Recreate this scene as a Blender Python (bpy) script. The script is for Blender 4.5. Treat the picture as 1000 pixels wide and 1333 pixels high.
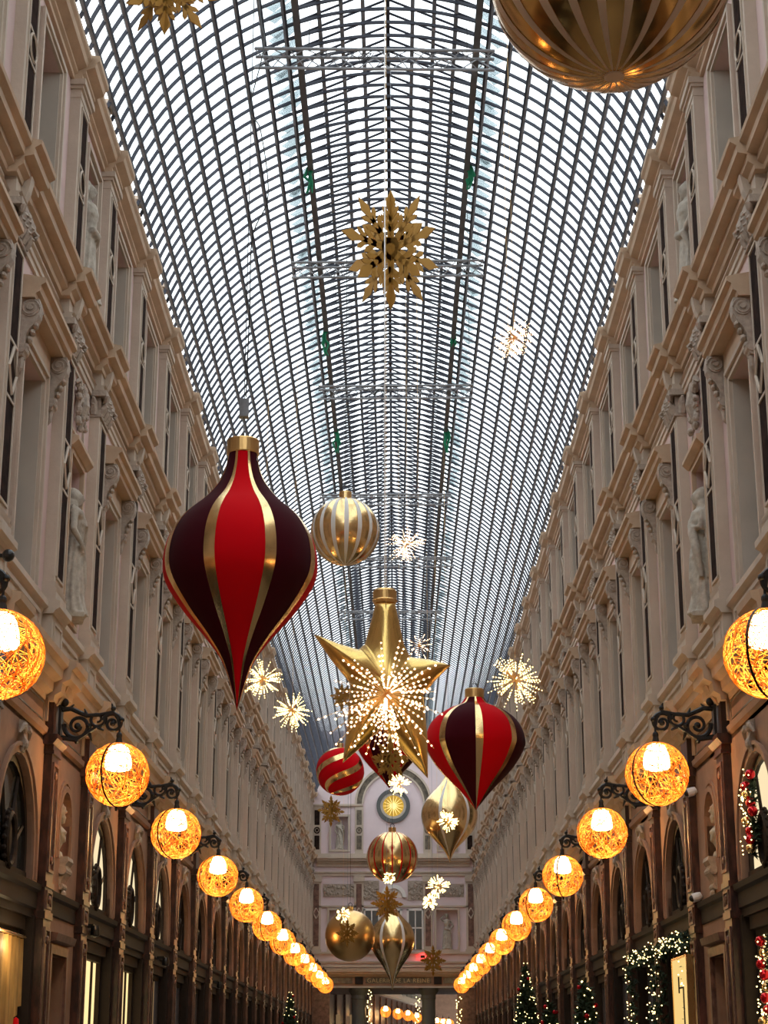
import bpy, bmesh, math, random
from mathutils import Vector, Matrix, Euler
R = math.radians
PI = math.pi
scene = bpy.context.scene
for o in list(bpy.data.objects):
    bpy.data.objects.remove(o)
col = scene.collection
rnd = random.Random(7)

# ------------------------------------------------------------------ camera
F = 2330.0
cd = bpy.data.cameras.new('camera')
cam = bpy.data.objects.new('camera', cd)
col.objects.link(cam)
cd.sensor_fit = 'VERTICAL'
cd.sensor_height = 24.0
cd.lens = 24.0 * F / 1333.0
cd.clip_end = 500
cam.location = (0.09, 0.0, 1.6)
cam.rotation_euler = (PI / 2 + math.atan(708.5 / F), 0, math.atan(14.5 / F))
scene.camera = cam

# ------------------------------------------------------------------ world: even overcast sky
world = bpy.data.worlds.new('overcast_sky')
scene.world = world
world.use_nodes = True
bg = world.node_tree.nodes['Background']
bg.inputs[0].default_value = (0.90, 0.96, 1.0, 1)
bg.inputs[1].default_value = 3.05

# ------------------------------------------------------------------ exposure
vs = scene.view_settings
vs.view_transform = 'Standard'
vs.look = 'None'
vs.gamma = 1.0
vs.use_curve_mapping = False
vs.exposure = 0.0
LAMP_W = 26.0        # watts of each hanging globe lamp
BULB = 20.0          # radiance of the glowing bell shades
LED = 7.0           # radiance of the tiny lights

# ------------------------------------------------------------------ materials
def mat(name, color, rough=0.7, metal=0.0, vary=0.0, vscale=3.0, bump=0.0, bscale=40.0,
        c2=None, emit=None, estr=0.0, spec=0.5, sheen=0.0, stretch=(1, 1, 1), lo=.35, hi=.65, trans=0.0):
    m = bpy.data.materials.new(name)
    m.use_nodes = True
    nt = m.node_tree
    b = nt.nodes['Principled BSDF']
    b.inputs['Base Color'].default_value = (*color, 1)
    b.inputs['Roughness'].default_value = rough
    b.inputs['Metallic'].default_value = metal
    b.inputs['Specular IOR Level'].default_value = spec
    if sheen:
        b.inputs['Sheen Weight'].default_value = sheen
    if emit:
        b.inputs['Emission Color'].default_value = (*emit, 1)
        b.inputs['Emission Strength'].default_value = estr
    if vary or c2 or bump:
        tc = nt.nodes.new('ShaderNodeTexCoord')
        mp = nt.nodes.new('ShaderNodeMapping')
        mp.inputs['Scale'].default_value = stretch
        nt.links.new(tc.outputs['Object'], mp.inputs[0])
    if vary or c2:
        if c2 is None:
            c2 = tuple(max(0, c * (1 - vary)) for c in color)
        n = nt.nodes.new('ShaderNodeTexNoise')
        n.inputs['Scale'].default_value = vscale
        n.inputs['Detail'].default_value = 6
        n.inputs['Roughness'].default_value = .62
        nt.links.new(mp.outputs[0], n.inputs['Vector'])
        r = nt.nodes.new('ShaderNodeValToRGB')
        r.color_ramp.elements[0].position = lo
        r.color_ramp.elements[0].color = (*c2, 1)
        r.color_ramp.elements[1].position = hi
        r.color_ramp.elements[1].color = (*color, 1)
        nt.links.new(n.outputs['Fac'], r.inputs[0])
        nt.links.new(r.outputs[0], b.inputs['Base Color'])
    if bump:
        n2 = nt.nodes.new('ShaderNodeTexNoise')
        n2.inputs['Scale'].default_value = bscale
        n2.inputs['Detail'].default_value = 4
        nt.links.new(mp.outputs[0], n2.inputs['Vector'])
        bp = nt.nodes.new('ShaderNodeBump')
        bp.inputs['Strength'].default_value = bump
        bp.inputs['Distance'].default_value = .02
        nt.links.new(n2.outputs['Fac'], bp.inputs['Height'])
        nt.links.new(bp.outputs[0], b.inputs['Normal'])
    return m

def glassmat(name, tint, fac, rough=.1):
    """thin pane: mostly clear, a little milky, a little glossy"""
    m = bpy.data.materials.new(name)
    m.use_nodes = True
    nt = m.node_tree
    nt.nodes.remove(nt.nodes['Principled BSDF'])
    out = nt.nodes['Material Output']
    tr = nt.nodes.new('ShaderNodeBsdfTransparent')
    tr.inputs[0].default_value = (*tint, 1)
    tl = nt.nodes.new('ShaderNodeBsdfTranslucent')
    tl.inputs[0].default_value = (.75, .8, .82, 1)
    gl = nt.nodes.new('ShaderNodeBsdfGlossy')
    gl.inputs['Roughness'].default_value = rough
    m1 = nt.nodes.new('ShaderNodeMixShader'); m1.inputs[0].default_value = fac
    m2 = nt.nodes.new('ShaderNodeMixShader'); m2.inputs[0].default_value = .06
    nt.links.new(tr.outputs[0], m1.inputs[1]); nt.links.new(tl.outputs[0], m1.inputs[2])
    nt.links.new(m1.outputs[0], m2.inputs[1]); nt.links.new(gl.outputs[0], m2.inputs[2])
    nt.links.new(m2.outputs[0], out.inputs['Surface'])
    return m

def emis(name, c, s):
    m = bpy.data.materials.new(name)
    m.use_nodes = True
    nt = m.node_tree
    nt.nodes.remove(nt.nodes['Principled BSDF'])
    e = nt.nodes.new('ShaderNodeEmission')
    e.inputs[0].default_value = (*c, 1); e.inputs[1].default_value = s
    nt.links.new(e.outputs[0], nt.nodes['Material Output'].inputs[0])
    return m

M = {}
M['pink'] = mat('pink_plaster', (.62, .455, .42), .85, vary=.10, vscale=1.4, bump=.12, bscale=30)
M['hazed_lilac'] = mat('haze_paled_lilac_plaster', (.72, .59, .60), .85, vary=.08, vscale=1.2)  # end wall plaster, colour lightened to stand in for distance haze
M['stone'] = mat('beige_stone', (.56, .46, .365), .8, vary=.14, vscale=2.2, bump=.15, bscale=25)
M['jamb'] = mat('grey_beige_painted_stone', (.50, .435, .36), .8, vary=.10, vscale=2)
M['cornice'] = mat('ochre_stone', (.56, .405, .275), .78, vary=.16, vscale=2.5, bump=.12, bscale=25)
M['capital'] = mat('carved_stone', (.46, .38, .31), .85, vary=.3, vscale=14, bump=.3, bscale=40)
M['inlay'] = mat('dark_inlay_marble', (.045, .026, .02), .95, spec=.03, c2=(.02, .013, .011), vscale=6)
M['statue'] = mat('pale_statue_stone', (.50, .44, .36), .85, vary=.35, vscale=9, bump=.2, bscale=30)
M['marble'] = mat('red_brown_marble', (.13, .05, .035), .28, c2=(.028, .014, .012), vscale=9, stretch=(1, 1, .35), lo=.42, hi=.72)
M['marble_lt'] = mat('ruddy_marble_panel', (.24, .12, .085), .35, c2=(.09, .045, .035), vscale=7)
M['gmarble'] = mat('green_brown_marble', (.20, .16, .11), .3, c2=(.07, .055, .04), vscale=6)
M['gstone'] = mat('warm_ground_stone', (.36, .20, .125), .75, vary=.25, vscale=2.5, bump=.1)
M['darkband'] = mat('dark_bronze_paint', (.022, .015, .012), .6, vary=.2, spec=.25, vscale=5)
M['darkwood'] = mat('dark_wood', (.028, .018, .013), .6, vary=.3, vscale=8, spec=.2)
M['iron'] = mat('black_wrought_iron', (.012, .011, .011), .45, metal=.3)
M['steel'] = mat('dark_roof_steel', (.024, .027, .044), .6, vary=.3, vscale=5)
M['flash'] = mat('grey_roof_flashing', (.30, .31, .34), .6, vary=.45, vscale=4)
M['beam'] = mat('weathered_grey_beam', (.13, .125, .125), .6, vary=.4, vscale=3)
M['truss'] = mat('aluminium_truss', (.30, .30, .31), .5, metal=.4, vary=.1)
M['glass'] = glassmat('clear_roof_glass', (.96, .98, .99), .10)
M['frost'] = glassmat('frosted_roof_glass', (.48, .52, .525), .02, .3)
M['wglass'] = mat('dark_window_glass', (.03, .035, .04), .08, spec=.8)
M['floor'] = mat('stone_floor', (.22, .18, .15), .35, c2=(.13, .11, .10), vscale=3)
M['gold'] = mat('gold_foil', (.88, .62, .29), .23, metal=1.0)
M['golddk'] = mat('deep_gold_foil', (.66, .37, .12), .19, metal=1.0)
M['goldsat'] = mat('satin_gold', (.80, .52, .21), .33, metal=1.0, bump=.05, bscale=8)
M['goldfab'] = mat('gold_star_fabric', (.84, .56, .18), .27, metal=.9, bump=.10, bscale=5)
M['flake'] = mat('matt_gold_card', (.36, .185, .035), .62, metal=.25, spec=.2)
M['red'] = mat('bright_red_velvet', (.60, .001, .006), .9, spec=.08, sheen=.04)
M['dkred'] = mat('burgundy_velvet', (.045, .001, .005), .9, spec=.08, sheen=.05)
M['white'] = mat('white_band', (.78, .74, .70), .55)
M['tan'] = mat('tan_band', (.85, .60, .40), .55)
M['bell'] = emis('glowing_bell_shade', (1.0, .72, .34), BULB)
M['led'] = emis('warm_tiny_light', (1.0, .74, .28), LED)
M['ledw'] = emis('pinkish_white_tiny_light', (1.0, .66, .40), LED)
M['wire'] = mat('copper_wire', (.85, .50, .16), .5, metal=.3)
M['lit'] = emis('lit_shop_interior', (1.0, .74, .34), 1.25)
M['litpale'] = emis('lit_cream_blind', (1.0, .80, .48), 1.0)
M['litdim'] = emis('dim_lit_interior', (1.0, .62, .30), .20)
M['green'] = mat('dark_fir_green', (.02, .045, .018), .8, vary=.5, vscale=20)
M['cloth_green'] = mat('green_cloth', (.0, .16, .065), .8)
M['cctv'] = mat('white_plastic', (.7, .7, .72), .4)
M['black'] = mat('black_plastic', (.01, .01, .01), .3)
M['redbauble'] = mat('red_bauble', (.6, .01, .02), .15, metal=.6)
M['curtain'] = mat('gold_curtain', (.50, .30, .10), .5, vary=.4, vscale=6, stretch=(3, 3, .5))
M['letter'] = mat('gilt_letters', (.55, .42, .22), .4, metal=.6)
M['greyrim'] = mat('dark_grey_rim', (.09, .09, .085), .6)
M['clock'] = emis('glowing_yellow_disc', (.85, .50, .07), .75)
M['ray'] = emis('bright_star_rays', (1.0, .75, .28), 1.6)

def strand_mat():
    m = bpy.data.materials.new('amber_woven_cord')
    m.use_nodes = True
    nt = m.node_tree
    b = nt.nodes['Principled BSDF']
    b.inputs['Base Color'].default_value = (.85, .47, .09, 1)
    b.inputs['Roughness'].default_value = .6
    out = nt.nodes['Material Output']
    tl = nt.nodes.new('ShaderNodeBsdfTranslucent')
    tl.inputs[0].default_value = (1.0, .54, .09, 1)
    mx = nt.nodes.new('ShaderNodeMixShader'); mx.inputs[0].default_value = .35
    nt.links.new(b.outputs[0], mx.inputs[1]); nt.links.new(tl.outputs[0], mx.inputs[2])
    nt.links.new(mx.outputs[0], out.inputs[0])
    return m
M['cord'] = strand_mat()

# ------------------------------------------------------------------ helpers
class MB:
    def __init__(s):
        s.v = []; s.f = []
    def box(s, x0, x1, y0, y1, z0, z1):
        n = len(s.v)
        s.v += [(x0, y0, z0), (x1, y0, z0), (x1, y1, z0), (x0, y1, z0), (x0, y0, z1), (x1, y0, z1), (x1, y1, z1), (x0, y1, z1)]
        s.f += [(n, n+3, n+2, n+1), (n+4, n+5, n+6, n+7), (n, n+1, n+5, n+4), (n+1, n+2, n+6, n+5), (n+2, n+3, n+7, n+6), (n+3, n, n+4, n+7)]
        return s
    def poly(s, pts):
        n = len(s.v); s.v += [tuple(p) for p in pts]; s.f.append(tuple(range(n, n+len(pts)))); return s
    def prism_y(s, prof, y0, y1):
        n = len(s.v); k = len(prof)
        s.v += [(a, y0, b) for a, b in prof] + [(a, y1, b) for a, b in prof]
        for i in range(k):
            j = (i+1) % k
            s.f.append((n+i, n+j, n+k+j, n+k+i))
        s.f.append(tuple(range(n+k-1, n-1, -1))); s.f.append(tuple(range(n+k, n+2*k)))
        return s
    def prism_x(s, prof, x0, x1):          # prof in (y,z)
        n = len(s.v); k = len(prof)
        s.v += [(x0, a, b) for a, b in prof] + [(x1, a, b) for a, b in prof]
        for i in range(k):
            j = (i+1) % k
            s.f.append((n+i, n+j, n+k+j, n+k+i))
        s.f.append(tuple(range(n+k-1, n-1, -1))); s.f.append(tuple(range(n+k, n+2*k)))
        return s
    def strip(s, A, B, closed=False):
        n = len(s.v); k = len(A)
        s.v += [tuple(p) for p in A] + [tuple(p) for p in B]
        for i in range(k if closed else k-1):
            j = (i+1) % k
            s.f.append((n+i, n+j, n+k+j, n+k+i))
        return s
    def tube(s, path, r, n=6, caps=True):
        P = [Vector(p) for p in path]
        if isinstance(r, (int, float)): r = [r]*len(P)
        up = None; rings = []
        for i, p in enumerate(P):
            t = (P[min(i+1, len(P)-1)] - P[max(i-1, 0)])
            if t.length < 1e-9: t = Vector((0, 0, 1))
            t.normalize()
            if up is None:
                a = Vector((0, 0, 1)) if abs(t.z) < .9 else Vector((1, 0, 0))
                up = (a - t*a.dot(t)).normalized()
            else:
                up = (up - t*up.dot(t))
                up = up.normalized() if up.length > 1e-6 else Vector((1, 0, 0))
            b = t.cross(up)
            rings.append([tuple(p + (up*math.cos(2*PI*k/n) + b*math.sin(2*PI*k/n))*r[i]) for k in range(n)])
        base = len(s.v)
        for rg in rings: s.v += rg
        for i in range(len(rings)-1):
            for k in range(n):
                k2 = (k+1) % n
                s.f.append((base+i*n+k, base+i*n+k2, base+(i+1)*n+k2, base+(i+1)*n+k))
        if caps:
            s.f.append(tuple(base+k for k in range(n-1, -1, -1)))
            s.f.append(tuple(base+(len(rings)-1)*n+k for k in range(n)))
        return s
    def lathe(s, prof, n=24, a0=0.0, a1=2*PI, c=(0, 0, 0), twist=0.0, mod=None):
        full = abs(a1-a0-2*PI) < 1e-6
        cols = n if full else n+1
        base = len(s.v)
        z0, z1 = prof[0][1], prof[-1][1]
        for r, z in prof:
            tw = twist*(z-z0)/(z1-z0) if twist else 0
            for k in range(cols):
                a = a0+(a1-a0)*k/n+tw
                rr = r*(mod(a, z) if mod else 1)
                s.v.append((c[0]+rr*math.cos(a), c[1]+rr*math.sin(a), c[2]+z))
        for i in range(len(prof)-1):
            for k in range(n):
                k2 = (k+1) % cols
                s.f.append((base+i*cols+k, base+i*cols+k2, base+(i+1)*cols+k2, base+(i+1)*cols+k))
        return s
    def ell(s, c, r, n=12, m=8):
        prof = [(math.sin(PI*i/m), -math.cos(PI*i/m)) for i in range(m+1)]
        base = len(s.v)
        s.lathe(prof, n)
        for i in range(base, len(s.v)):
            v = s.v[i]; s.v[i] = (c[0]+v[0]*r[0], c[1]+v[1]*r[1], c[2]+v[2]*r[2])
        return s
    def xf(s, mtx, start=0):
        for i in range(start, len(s.v)):
            s.v[i] = tuple(mtx @ Vector(s.v[i]))
        return s
    def mesh(s, name, m, smooth=False):
        me = bpy.data.meshes.new(name)
        me.from_pydata(s.v, [], s.f)
        me.materials.append(m)
        if smooth: me.polygons.foreach_set('use_smooth', [True]*len(me.polygons))
        me.update()
        return me

def put(name, me, parent=None, loc=None, rot=None, scale=None):
    o = bpy.data.objects.new(name, me)
    col.objects.link(o)
    if parent: o.parent = parent
    if loc: o.location = loc
    if rot: o.rotation_euler = rot
    if scale: o.scale = scale
    return o

def fixn(me):
    bm = bmesh.new(); bm.from_mesh(me)
    bmesh.ops.remove_doubles(bm, verts=bm.verts, dist=1e-5)
    bmesh.ops.recalc_face_normals(bm, faces=bm.faces)
    bm.to_mesh(me); bm.free(); return me

def thing(name, label, cat, loc=(0, 0, 0), rot=(0, 0, 0), group=None):
    o = bpy.data.objects.new(name, None); col.objects.link(o)
    o.empty_display_size = .2
    o.location = loc; o.rotation_euler = rot
    o['label'] = label; o['category'] = cat
    if group: o['group'] = group
    return o

def structure(name, me=None, loc=None, rot=None):
    o = put(name, me, None, loc, rot); o['kind'] = 'structure'; return o

def dup(o, parent=None):
    c = o.copy(); col.objects.link(c); c.parent = parent
    for ch in list(o.children): dup(ch, c)
    return c

# ================================================================== LARGE STRUCTURE
W = 3.95                      # half width wall plane to wall plane
B = 3.15                      # bay
P = {1: 20.15, 2: 22.60}
for i in range(3, 23): P[i] = 25.75 + (i-3)*B
for i in range(0, -7, -1): P[i] = 20.15 + (i-1)*B
YEND = P[22] + .35
Y0 = P[-6]

fl = structure('floor', MB().box(-4.4, 4.4, Y0-8, YEND+60, -.2, 0).mesh('floor', M['floor']))

# ---- bay wall meshes (local: +x into the gallery, y along the wall, z up)
def wall_rects(w, y0, y1, z0, z1, ops, o=0.0, depth=.5):
    """solid wall with rectangular openings ops=[(ya,yb,za,zb)] sorted by z"""
    z = z0
    for (ya, yb, za, zb) in ops:
        if za > z: w.box(o-depth, o, y0, y1, z, za)
        w.box(o-depth, o, y0, ya, za, zb); w.box(o-depth, o, yb, y1, za, zb)
        z = zb
    if z < z1: w.box(o-depth, o, y0, y1, z, z1)

def arch_pts(c, hw, zb, zs, n=12):
    return [(c-hw, zb)] + [(c-hw*math.cos(PI*i/n), zs+hw*math.sin(PI*i/n)) for i in range(n+1)] + [(c+hw, zb)]

def wall_arch(w, y0, y1, z0, z1, c, hw, zs, o, depth=.45):
    inner = arch_pts(c, hw, z0, zs)
    outer = []
    for (y, z) in inner:
        if z <= z0+1e-6: outer.append((y0 if y < c else y1, z0)); continue
        dy, dz = y-c, z-zs
        t = 1e9
        if dy > 1e-6: t = min(t, (y1-c)/dy)
        if dy < -1e-6: t = min(t, (y0-c)/dy)
        if dz > 1e-6: t = min(t, (z1-zs)/dz)
        outer.append((c+dy*t, zs+dz*t))
    # corners
    w.strip([(o, y, z) for y, z in outer], [(o, y, z) for y, z in inner])
    w.strip([(o, y, z) for y, z in inner], [(o-depth, y, z) for y, z in inner])
    # corner fills
    for yy in (y0, y1):
        a = [p for p in outer if abs(p[0]-yy) < 1e-5]
        b = [p for p in outer if abs(p[1]-z1) < 1e-5]
        pa = max(a, key=lambda p: p[1]); pb = min(b, key=lambda p: abs(p[0]-yy))
        w.poly([(o, yy, pa[1]), (o, pb[0], z1), (o, yy, z1)])

Z = dict(g1=3.1, g2=3.5, cap0=4.85, cap1=5.05, fr=5.45, c1=5.9, ped=6.5, pb=6.68, w2t=9.0, c2a=10.1, c2=10.68, c3a=13.3, c3=13.62)
HWIN = .59

def arch_band(c, hw, wd, zb, zs, o0, o1, n=14):
    w = MB()
    A = arch_pts(c, hw, zb, zs, n); Bp = arch_pts(c, hw+wd, zb, zs, n)
    A3 = [(o1, y, z) for y, z in A]; B3 = [(o1, y, z) for y, z in Bp]
    w.strip(A3, B3)
    w.strip(B3, [(o0, y, z) for y, z in Bp])
    w.strip([(o0-.1, y, z) for y, z in A], A3)
    return w

def rect_frame(w, y0, y1, z0, z1, t, o0, o1, bottom=True):
    w.box(o0, o1, y0-t, y0, z0-(t if bottom else 0), z1+t)
    w.box(o0, o1, y1, y1+t, z0-(t if bottom else 0), z1+t)
    w.box(o0, o1, y0, y1, z1, z1+t)
    if bottom: w.box(o0, o1, y0, y1, z0-t, z0)

C3P = [(-.02, 13.28), (.05, 13.28), (.05, 13.34), (.09, 13.36), (.09, 13.40), (.20, 13.44), (.22, 13.50), (.255, 13.53), (.255, 13.60), (.10, 13.62), (-.02, 13.62)]
C2P = [(-.02, 10.33), (.05, 10.33), (.06, 10.38), (.12, 10.42), (.12, 10.50), (.22, 10.52), (.225, 10.60), (.29, 10.64), (.30, 10.68), (.12, 10.72), (-.02, 10.72)]
A2P = [(-.02, 9.98), (.03, 9.98), (.03, 10.05), (.05, 10.06), (.05, 10.12), (.08, 10.14), (-.02, 10.15)]
C1P = [(.06, 5.42), (.12, 5.42), (.13, 5.48), (.20, 5.52), (.21, 5.62), (.30, 5.66), (.31, 5.76), (.36, 5.80), (.37, 5.87), (.15, 5.91), (-.02, 5.91)]
G1P = [(.06, 4.98), (.11, 4.98), (.11, 5.03), (.15, 5.06), (.16, 5.12), (.08, 5.16), (.06, 5.16)]
SILL = [(-.02, 6.42), (.03, 6.42), (.05, 6.46), (.10, 6.49), (.10, 6.56), (.02, 6.60), (-.02, 6.60)]
BAND = [(-.02, 3.04), (.10, 3.04), (.10, 3.12), (.13, 3.14), (.13, 3.30), (.17, 3.33), (.18, 3.39), (.08, 3.42), (-.02, 3.42)]
def off(prof, d): return [(a+(d if a > .0 else 0), b) for a, b in prof]

MESH = {}
def wallmeshes(tag, L, niche):
    c = L/2
    w = MB(); s = MB()
    if not niche:
        wall_rects(w, 0, L, Z['c1']-.1, 13.66, [(c-HWIN, c+HWIN, 6.62, 9.0), (c-HWIN, c+HWIN, 10.80, 12.98)])
    else:
        wall_rects(w, 0, L, Z['c1']-.1, 13.66, [(c-.42, c+.42, 6.72, 8.75), (c-.42, c+.42, 10.85, 12.85)])
        w.box(-.52, -.50, c-.5, c+.5, 6.6, 13)
    MESH['wall'+tag] = fixn(w.mesh('wall_masonry', M['pink']))
    g = MB()
    if not niche:
        wall_arch(g, 0, L, 3.4, 5.5, c, .95, 3.68, .11, .19)
        g.box(-.4, .11, 0, L, 5.3, 5.85)
    else:
        g.box(-.4, .11, 0, L, 2.72, 3.5)
        g.box(-.4, .11, 0, c-.46, 0, 2.72); g.box(-.4, .11, c+.46, L, 0, 2.72)
        wall_arch(g, 0, L, 3.5, 5.5, c, .36, 4.25, .11, .28)
        g.box(-.3, -.16, c-.4, c+.4, 3.5, 5)
        g.box(-.2, .11, c-.37, c+.37, 3.5, 3.82)
        g.box(-.4, .11, 0, L, 5.3, 5.85)
    MESH['ground'+tag] = fixn(g.mesh('ground_masonry', M['gstone']))
    pe = MB()
    pe.box(-.02, .03, .35, L-.35, 5.9, 6.45)
    rect_frame(pe, .62, L-.62, 6.02, 6.36, .05, .03, .055)
    MESH['pedestal'+tag] = pe.mesh('pedestal_panel', M['stone'])
    for nm, pr, mt, e in (('top_cornice', C3P, 'cornice', .36), ('middle_cornice', C2P, 'cornice', .40), ('architrave', A2P, 'stone', .33),
                          ('lower_cornice', C1P, 'cornice', .36), ('ground_moulding', G1P, 'gstone', .3), ('sill_moulding', SILL, 'stone', .34), ('signboard_band', BAND, 'darkband', .26)):
        MESH[nm+tag] = MB().prism_y(pr, e, L-e).mesh(nm, M[mt])
    d = MB()
    k = int((L-.8)/.10)
    for i in range(k):
        y = .42+i*.10
        d.box(.04, .105, y, y+.055, 10.43, 10.50)
    MESH['dentils'+tag] = d.mesh('dentil_row', M['cornice'])
    fp = MB().box(.06, .10, .34, L-.34, 5.18, 5.40)
    rect_frame(fp, .40, L-.40, 5.20, 5.38, .02, .10, .115)
    MESH['frieze_panel'+tag] = fp.mesh('marble_frieze_panel', M['gmarble'])
    rb = MB().box(.05, .22, c-.13, c+.13, 13.62, 13.78).box(.02, .25, c-.16, c+.16, 13.76, 13.82)
    MESH['cresting'+tag] = rb.mesh('cresting_block', M['stone'])
    uf = MB().box(0, .02, .36, L-.36, 10.17, 10.30)
    MESH['upper_frieze'+tag] = uf.mesh('frieze_strip', M['stone'])

wallmeshes('', B, False)
wallmeshes('_n', 2.45, True)

# window surrounds
c = 0.0
w = MB(); rect_frame(w, -HWIN, HWIN, 10.80, 12.98, .11, 0, .035); rect_frame(w, -HWIN-.06, HWIN+.06, 10.76, 13.03, .06, .035, .065)
MESH['upper_surround'] = w.mesh('window_surround', M['stone'])
w = MB(); rect_frame(w, -HWIN, HWIN, 6.62, 9.0, .11, 0, .04, False); rect_frame(w, -HWIN-.07, HWIN+.07, 6.62, 9.07, .05, .04, .07, False)
MESH['middle_surround'] = w.mesh('window_surround', M['stone'])
w = MB()
for a in (0, 1):
    z0 = (6.62, 10.80)[a]; z1 = (9.0, 12.98)[a]
    w = MB()
    w.box(-.46, .001, -HWIN, -HWIN+.025, z0, z1); w.box(-.46, .001, HWIN-.025, HWIN, z0, z1)
    MESH['jamb%d' % a] = w.mesh('window_reveal', M['jamb'])
    w = MB()
    o0, o1 = -.50, -.44
    w.box(o0, o1, -HWIN+.02, -HWIN+.09, z0, z1); w.box(o0, o1, HWIN-.09, HWIN-.02, z0, z1)
    w.box(o0, o1, -.035, .035, z0, z1)
    for zz in (z0, z0+(z1-z0)*.62, z1-.07): w.box(o0, o1, -HWIN+.02, HWIN-.02, zz, zz+.07)
    MESH['sash%d' % a] = w.mesh('window_sash', M['stone'])
    MESH['pane%d' % a] = MB().box(-.49, -.47, -HWIN, HWIN, z0, z1).mesh('window_pane', M['wglass'])
# hood with consoles
HOOD = [(-.02, 9.36), (.20, 9.36), (.21, 9.41), (.25, 9.43), (.26, 9.50), (.31, 9.53), (.31, 9.58), (.12, 9.62), (-.02, 9.64)]
w = MB().prism_y(HOOD, -.98, .98); w.box(0, .06, -.72, .72, 9.14, 9.36)
MESH['hood'] = w.mesh('window_hood', M['cornice'])
cp = [(0, 9.36), (.24, 9.36), (.255, 9.28), (.245, 9.18), (.20, 9.08), (.15, 9.02), (.115, 8.94), (.11, 8.86), (.12, 8.80), (.09, 8.72), (0, 8.70)]
w = MB().prism_y(cp, -.085, .085)
def scroll_disc(w, o, z, r, ya, yb, n=12):
    for s_ in (0,):
        a = [(o+r*math.cos(2*PI*i/n), ya, z+r*math.sin(2*PI*i/n)) for i in range(n)]
        b = [(p[0], yb, p[2]) for p in a]
        w.strip(a, b, True); w.poly(a[::-1]); w.poly(b)
def spiral(o, z, r0, r1, turns, y, ph=0.0, n=26):
    return [(o+(r0+(r1-r0)*i/n)*math.cos(ph+turns*2*PI*i/n), y, z+(r0+(r1-r0)*i/n)*math.sin(ph+turns*2*PI*i/n)) for i in range(n+1)]
scroll_disc(w, .15, 9.25, .095, -.1, .1); scroll_disc(w, .15, 9.25, .03, -.12, .12)
scroll_disc(w, .075, 8.80, .055, -.1, .1)
for y in (-.10, .10): w.tube(spiral(.15, 9.25, .10, .03, 1.6, y), .012, 5)
w.tube([(.05, 0, 8.72), (.05, 0, 8.60), (.03, 0, 8.54)], [.05, .035, .008], 6)
for i in range(4): w.ell((.20-.03*i, 0, 9.08-.08*i), (.035, .07, .035), 8, 5)
MESH['console'] = w.mesh('scroll_console', M['capital'])

# pilasters (centre at y=0): upper, middle
def inlay_frame(w, z0, z1, zm, kind, o, hw):
    t = .03
    r = .085
    for s_ in (-1, 1): w.box(o, o+.018, s_*hw-t/2, s_*hw+t/2, z0, z1)
    w.box(o, o+.018, -hw, hw, z0-t, z0); w.box(o, o+.018, -hw, hw, z1, z1+t)
    if kind == 'circle':
        w.box(o, o+.018, -hw, hw, zm-.20, zm-.17); w.box(o, o+.018, -hw, hw, zm+.17, zm+.20)
        n = 16
        A = [(o+.022, (hw-.03)*math.cos(2*PI*i/n), zm+.15*math.sin(2*PI*i/n)) for i in range(n+1)]
        w.tube(A, .016, 4, False)
    else:
        w.tube([(o+.02, 0, zm-.26), (o+.02, hw-.02, zm), (o+.02, 0, zm+.26), (o+.02, -hw+.02, zm), (o+.02, 0, zm-.26)], .02, 4, False)
        w.box(o, o+.018, -hw, hw, zm-.32, zm-.29); w.box(o, o+.018, -hw, hw, zm+.29, zm+.32)
def pilaster(tag, z0, z1, base, capz, kind, pw=.30, o=.13):
    w = MB()
    w.box(-.02, o, -pw, pw, z0, z1)
    w.box(-.02, o+.035, -pw-.035, pw+.035, z0, z0+.09)
    w.prism_y([(-.02, z0+.09), (o+.03, z0+.09), (o+.04, z0+.12), (o+.015, z0+.15), (o+.025, z0+.19), (o, z0+.21), (-.02, z0+.21)], -pw-.03, pw+.03)
    hw = pw-.10
    inlay_frame(w, z0+.30, z1-.1, (z0+z1)/2+.12, kind, o, hw)
    MESH['pil_'+tag] = w.mesh('pilaster', M['stone'])
    MESH['inl_'+tag] = MB().box(o-.01, o+.006, -hw+.01, hw-.01, z0+.31, z1-.11).mesh('marble_inlay', M['inlay'])
pilaster('up', 10.72, 13.05, 0, 0, 'circle')
pilaster('mid', 6.60, 9.72, 0, 0, 'diamond')
w = MB()
w.box(-.02, .14, -.31, .31, 13.05, 13.10).box(-.02, .13, -.30, .30, 13.10, 13.2).box(-.02, .16, -.33, .33, 13.17, 13.21).box(-.02, .19, -.36, .36, 13.21, 13.29)
MESH['cap_up'] = w.mesh('capital', M['stone'])
w = MB()
w.box(-.02, .14, -.30, .30, 9.70, 9.98).box(-.02, .16, -.32, .32, 9.70, 9.74)
w.box(-.02, .22, -.37, .37, 9.98, 10.06)
for row, (zb, hh, oo) in enumerate(((9.74, .13, .15), (9.82, .14, .16))):
    for k in range(4 if row == 0 else 3):
        y = (-.24+.16*k) if row == 0 else (-.16+.16*k)
        w.tube([(oo-.02, y, zb), (oo+.01, y, zb+hh*.6), (oo+.06, y, zb+hh), (oo+.075, y, zb+hh-.03)], [.05, .06, .045, .02], 6)
    w.tube([(.05, -.31, zb), (.05, -.33, zb+hh*.6), (.05, -.38, zb+hh)], [.05, .05, .02], 6)
    w.tube([(.05, .31, zb), (.05, .33, zb+hh*.6), (.05, .38, zb+hh)], [.05, .05, .02], 6)
for s_ in (-1, 1):
    w.tube([(.16, s_*.18, 9.90), (.20, s_*.28, 9.98), (.235, s_*.35, 9.95), (.22, s_*.33, 9.90)], [.02, .03, .035, .025], 6)
w.ell((.20, 0, 10.0), (.05, .06, .05), 8, 5)
MESH['cap_mid'] = w.mesh('leafy_capital', M['capital'])
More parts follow.
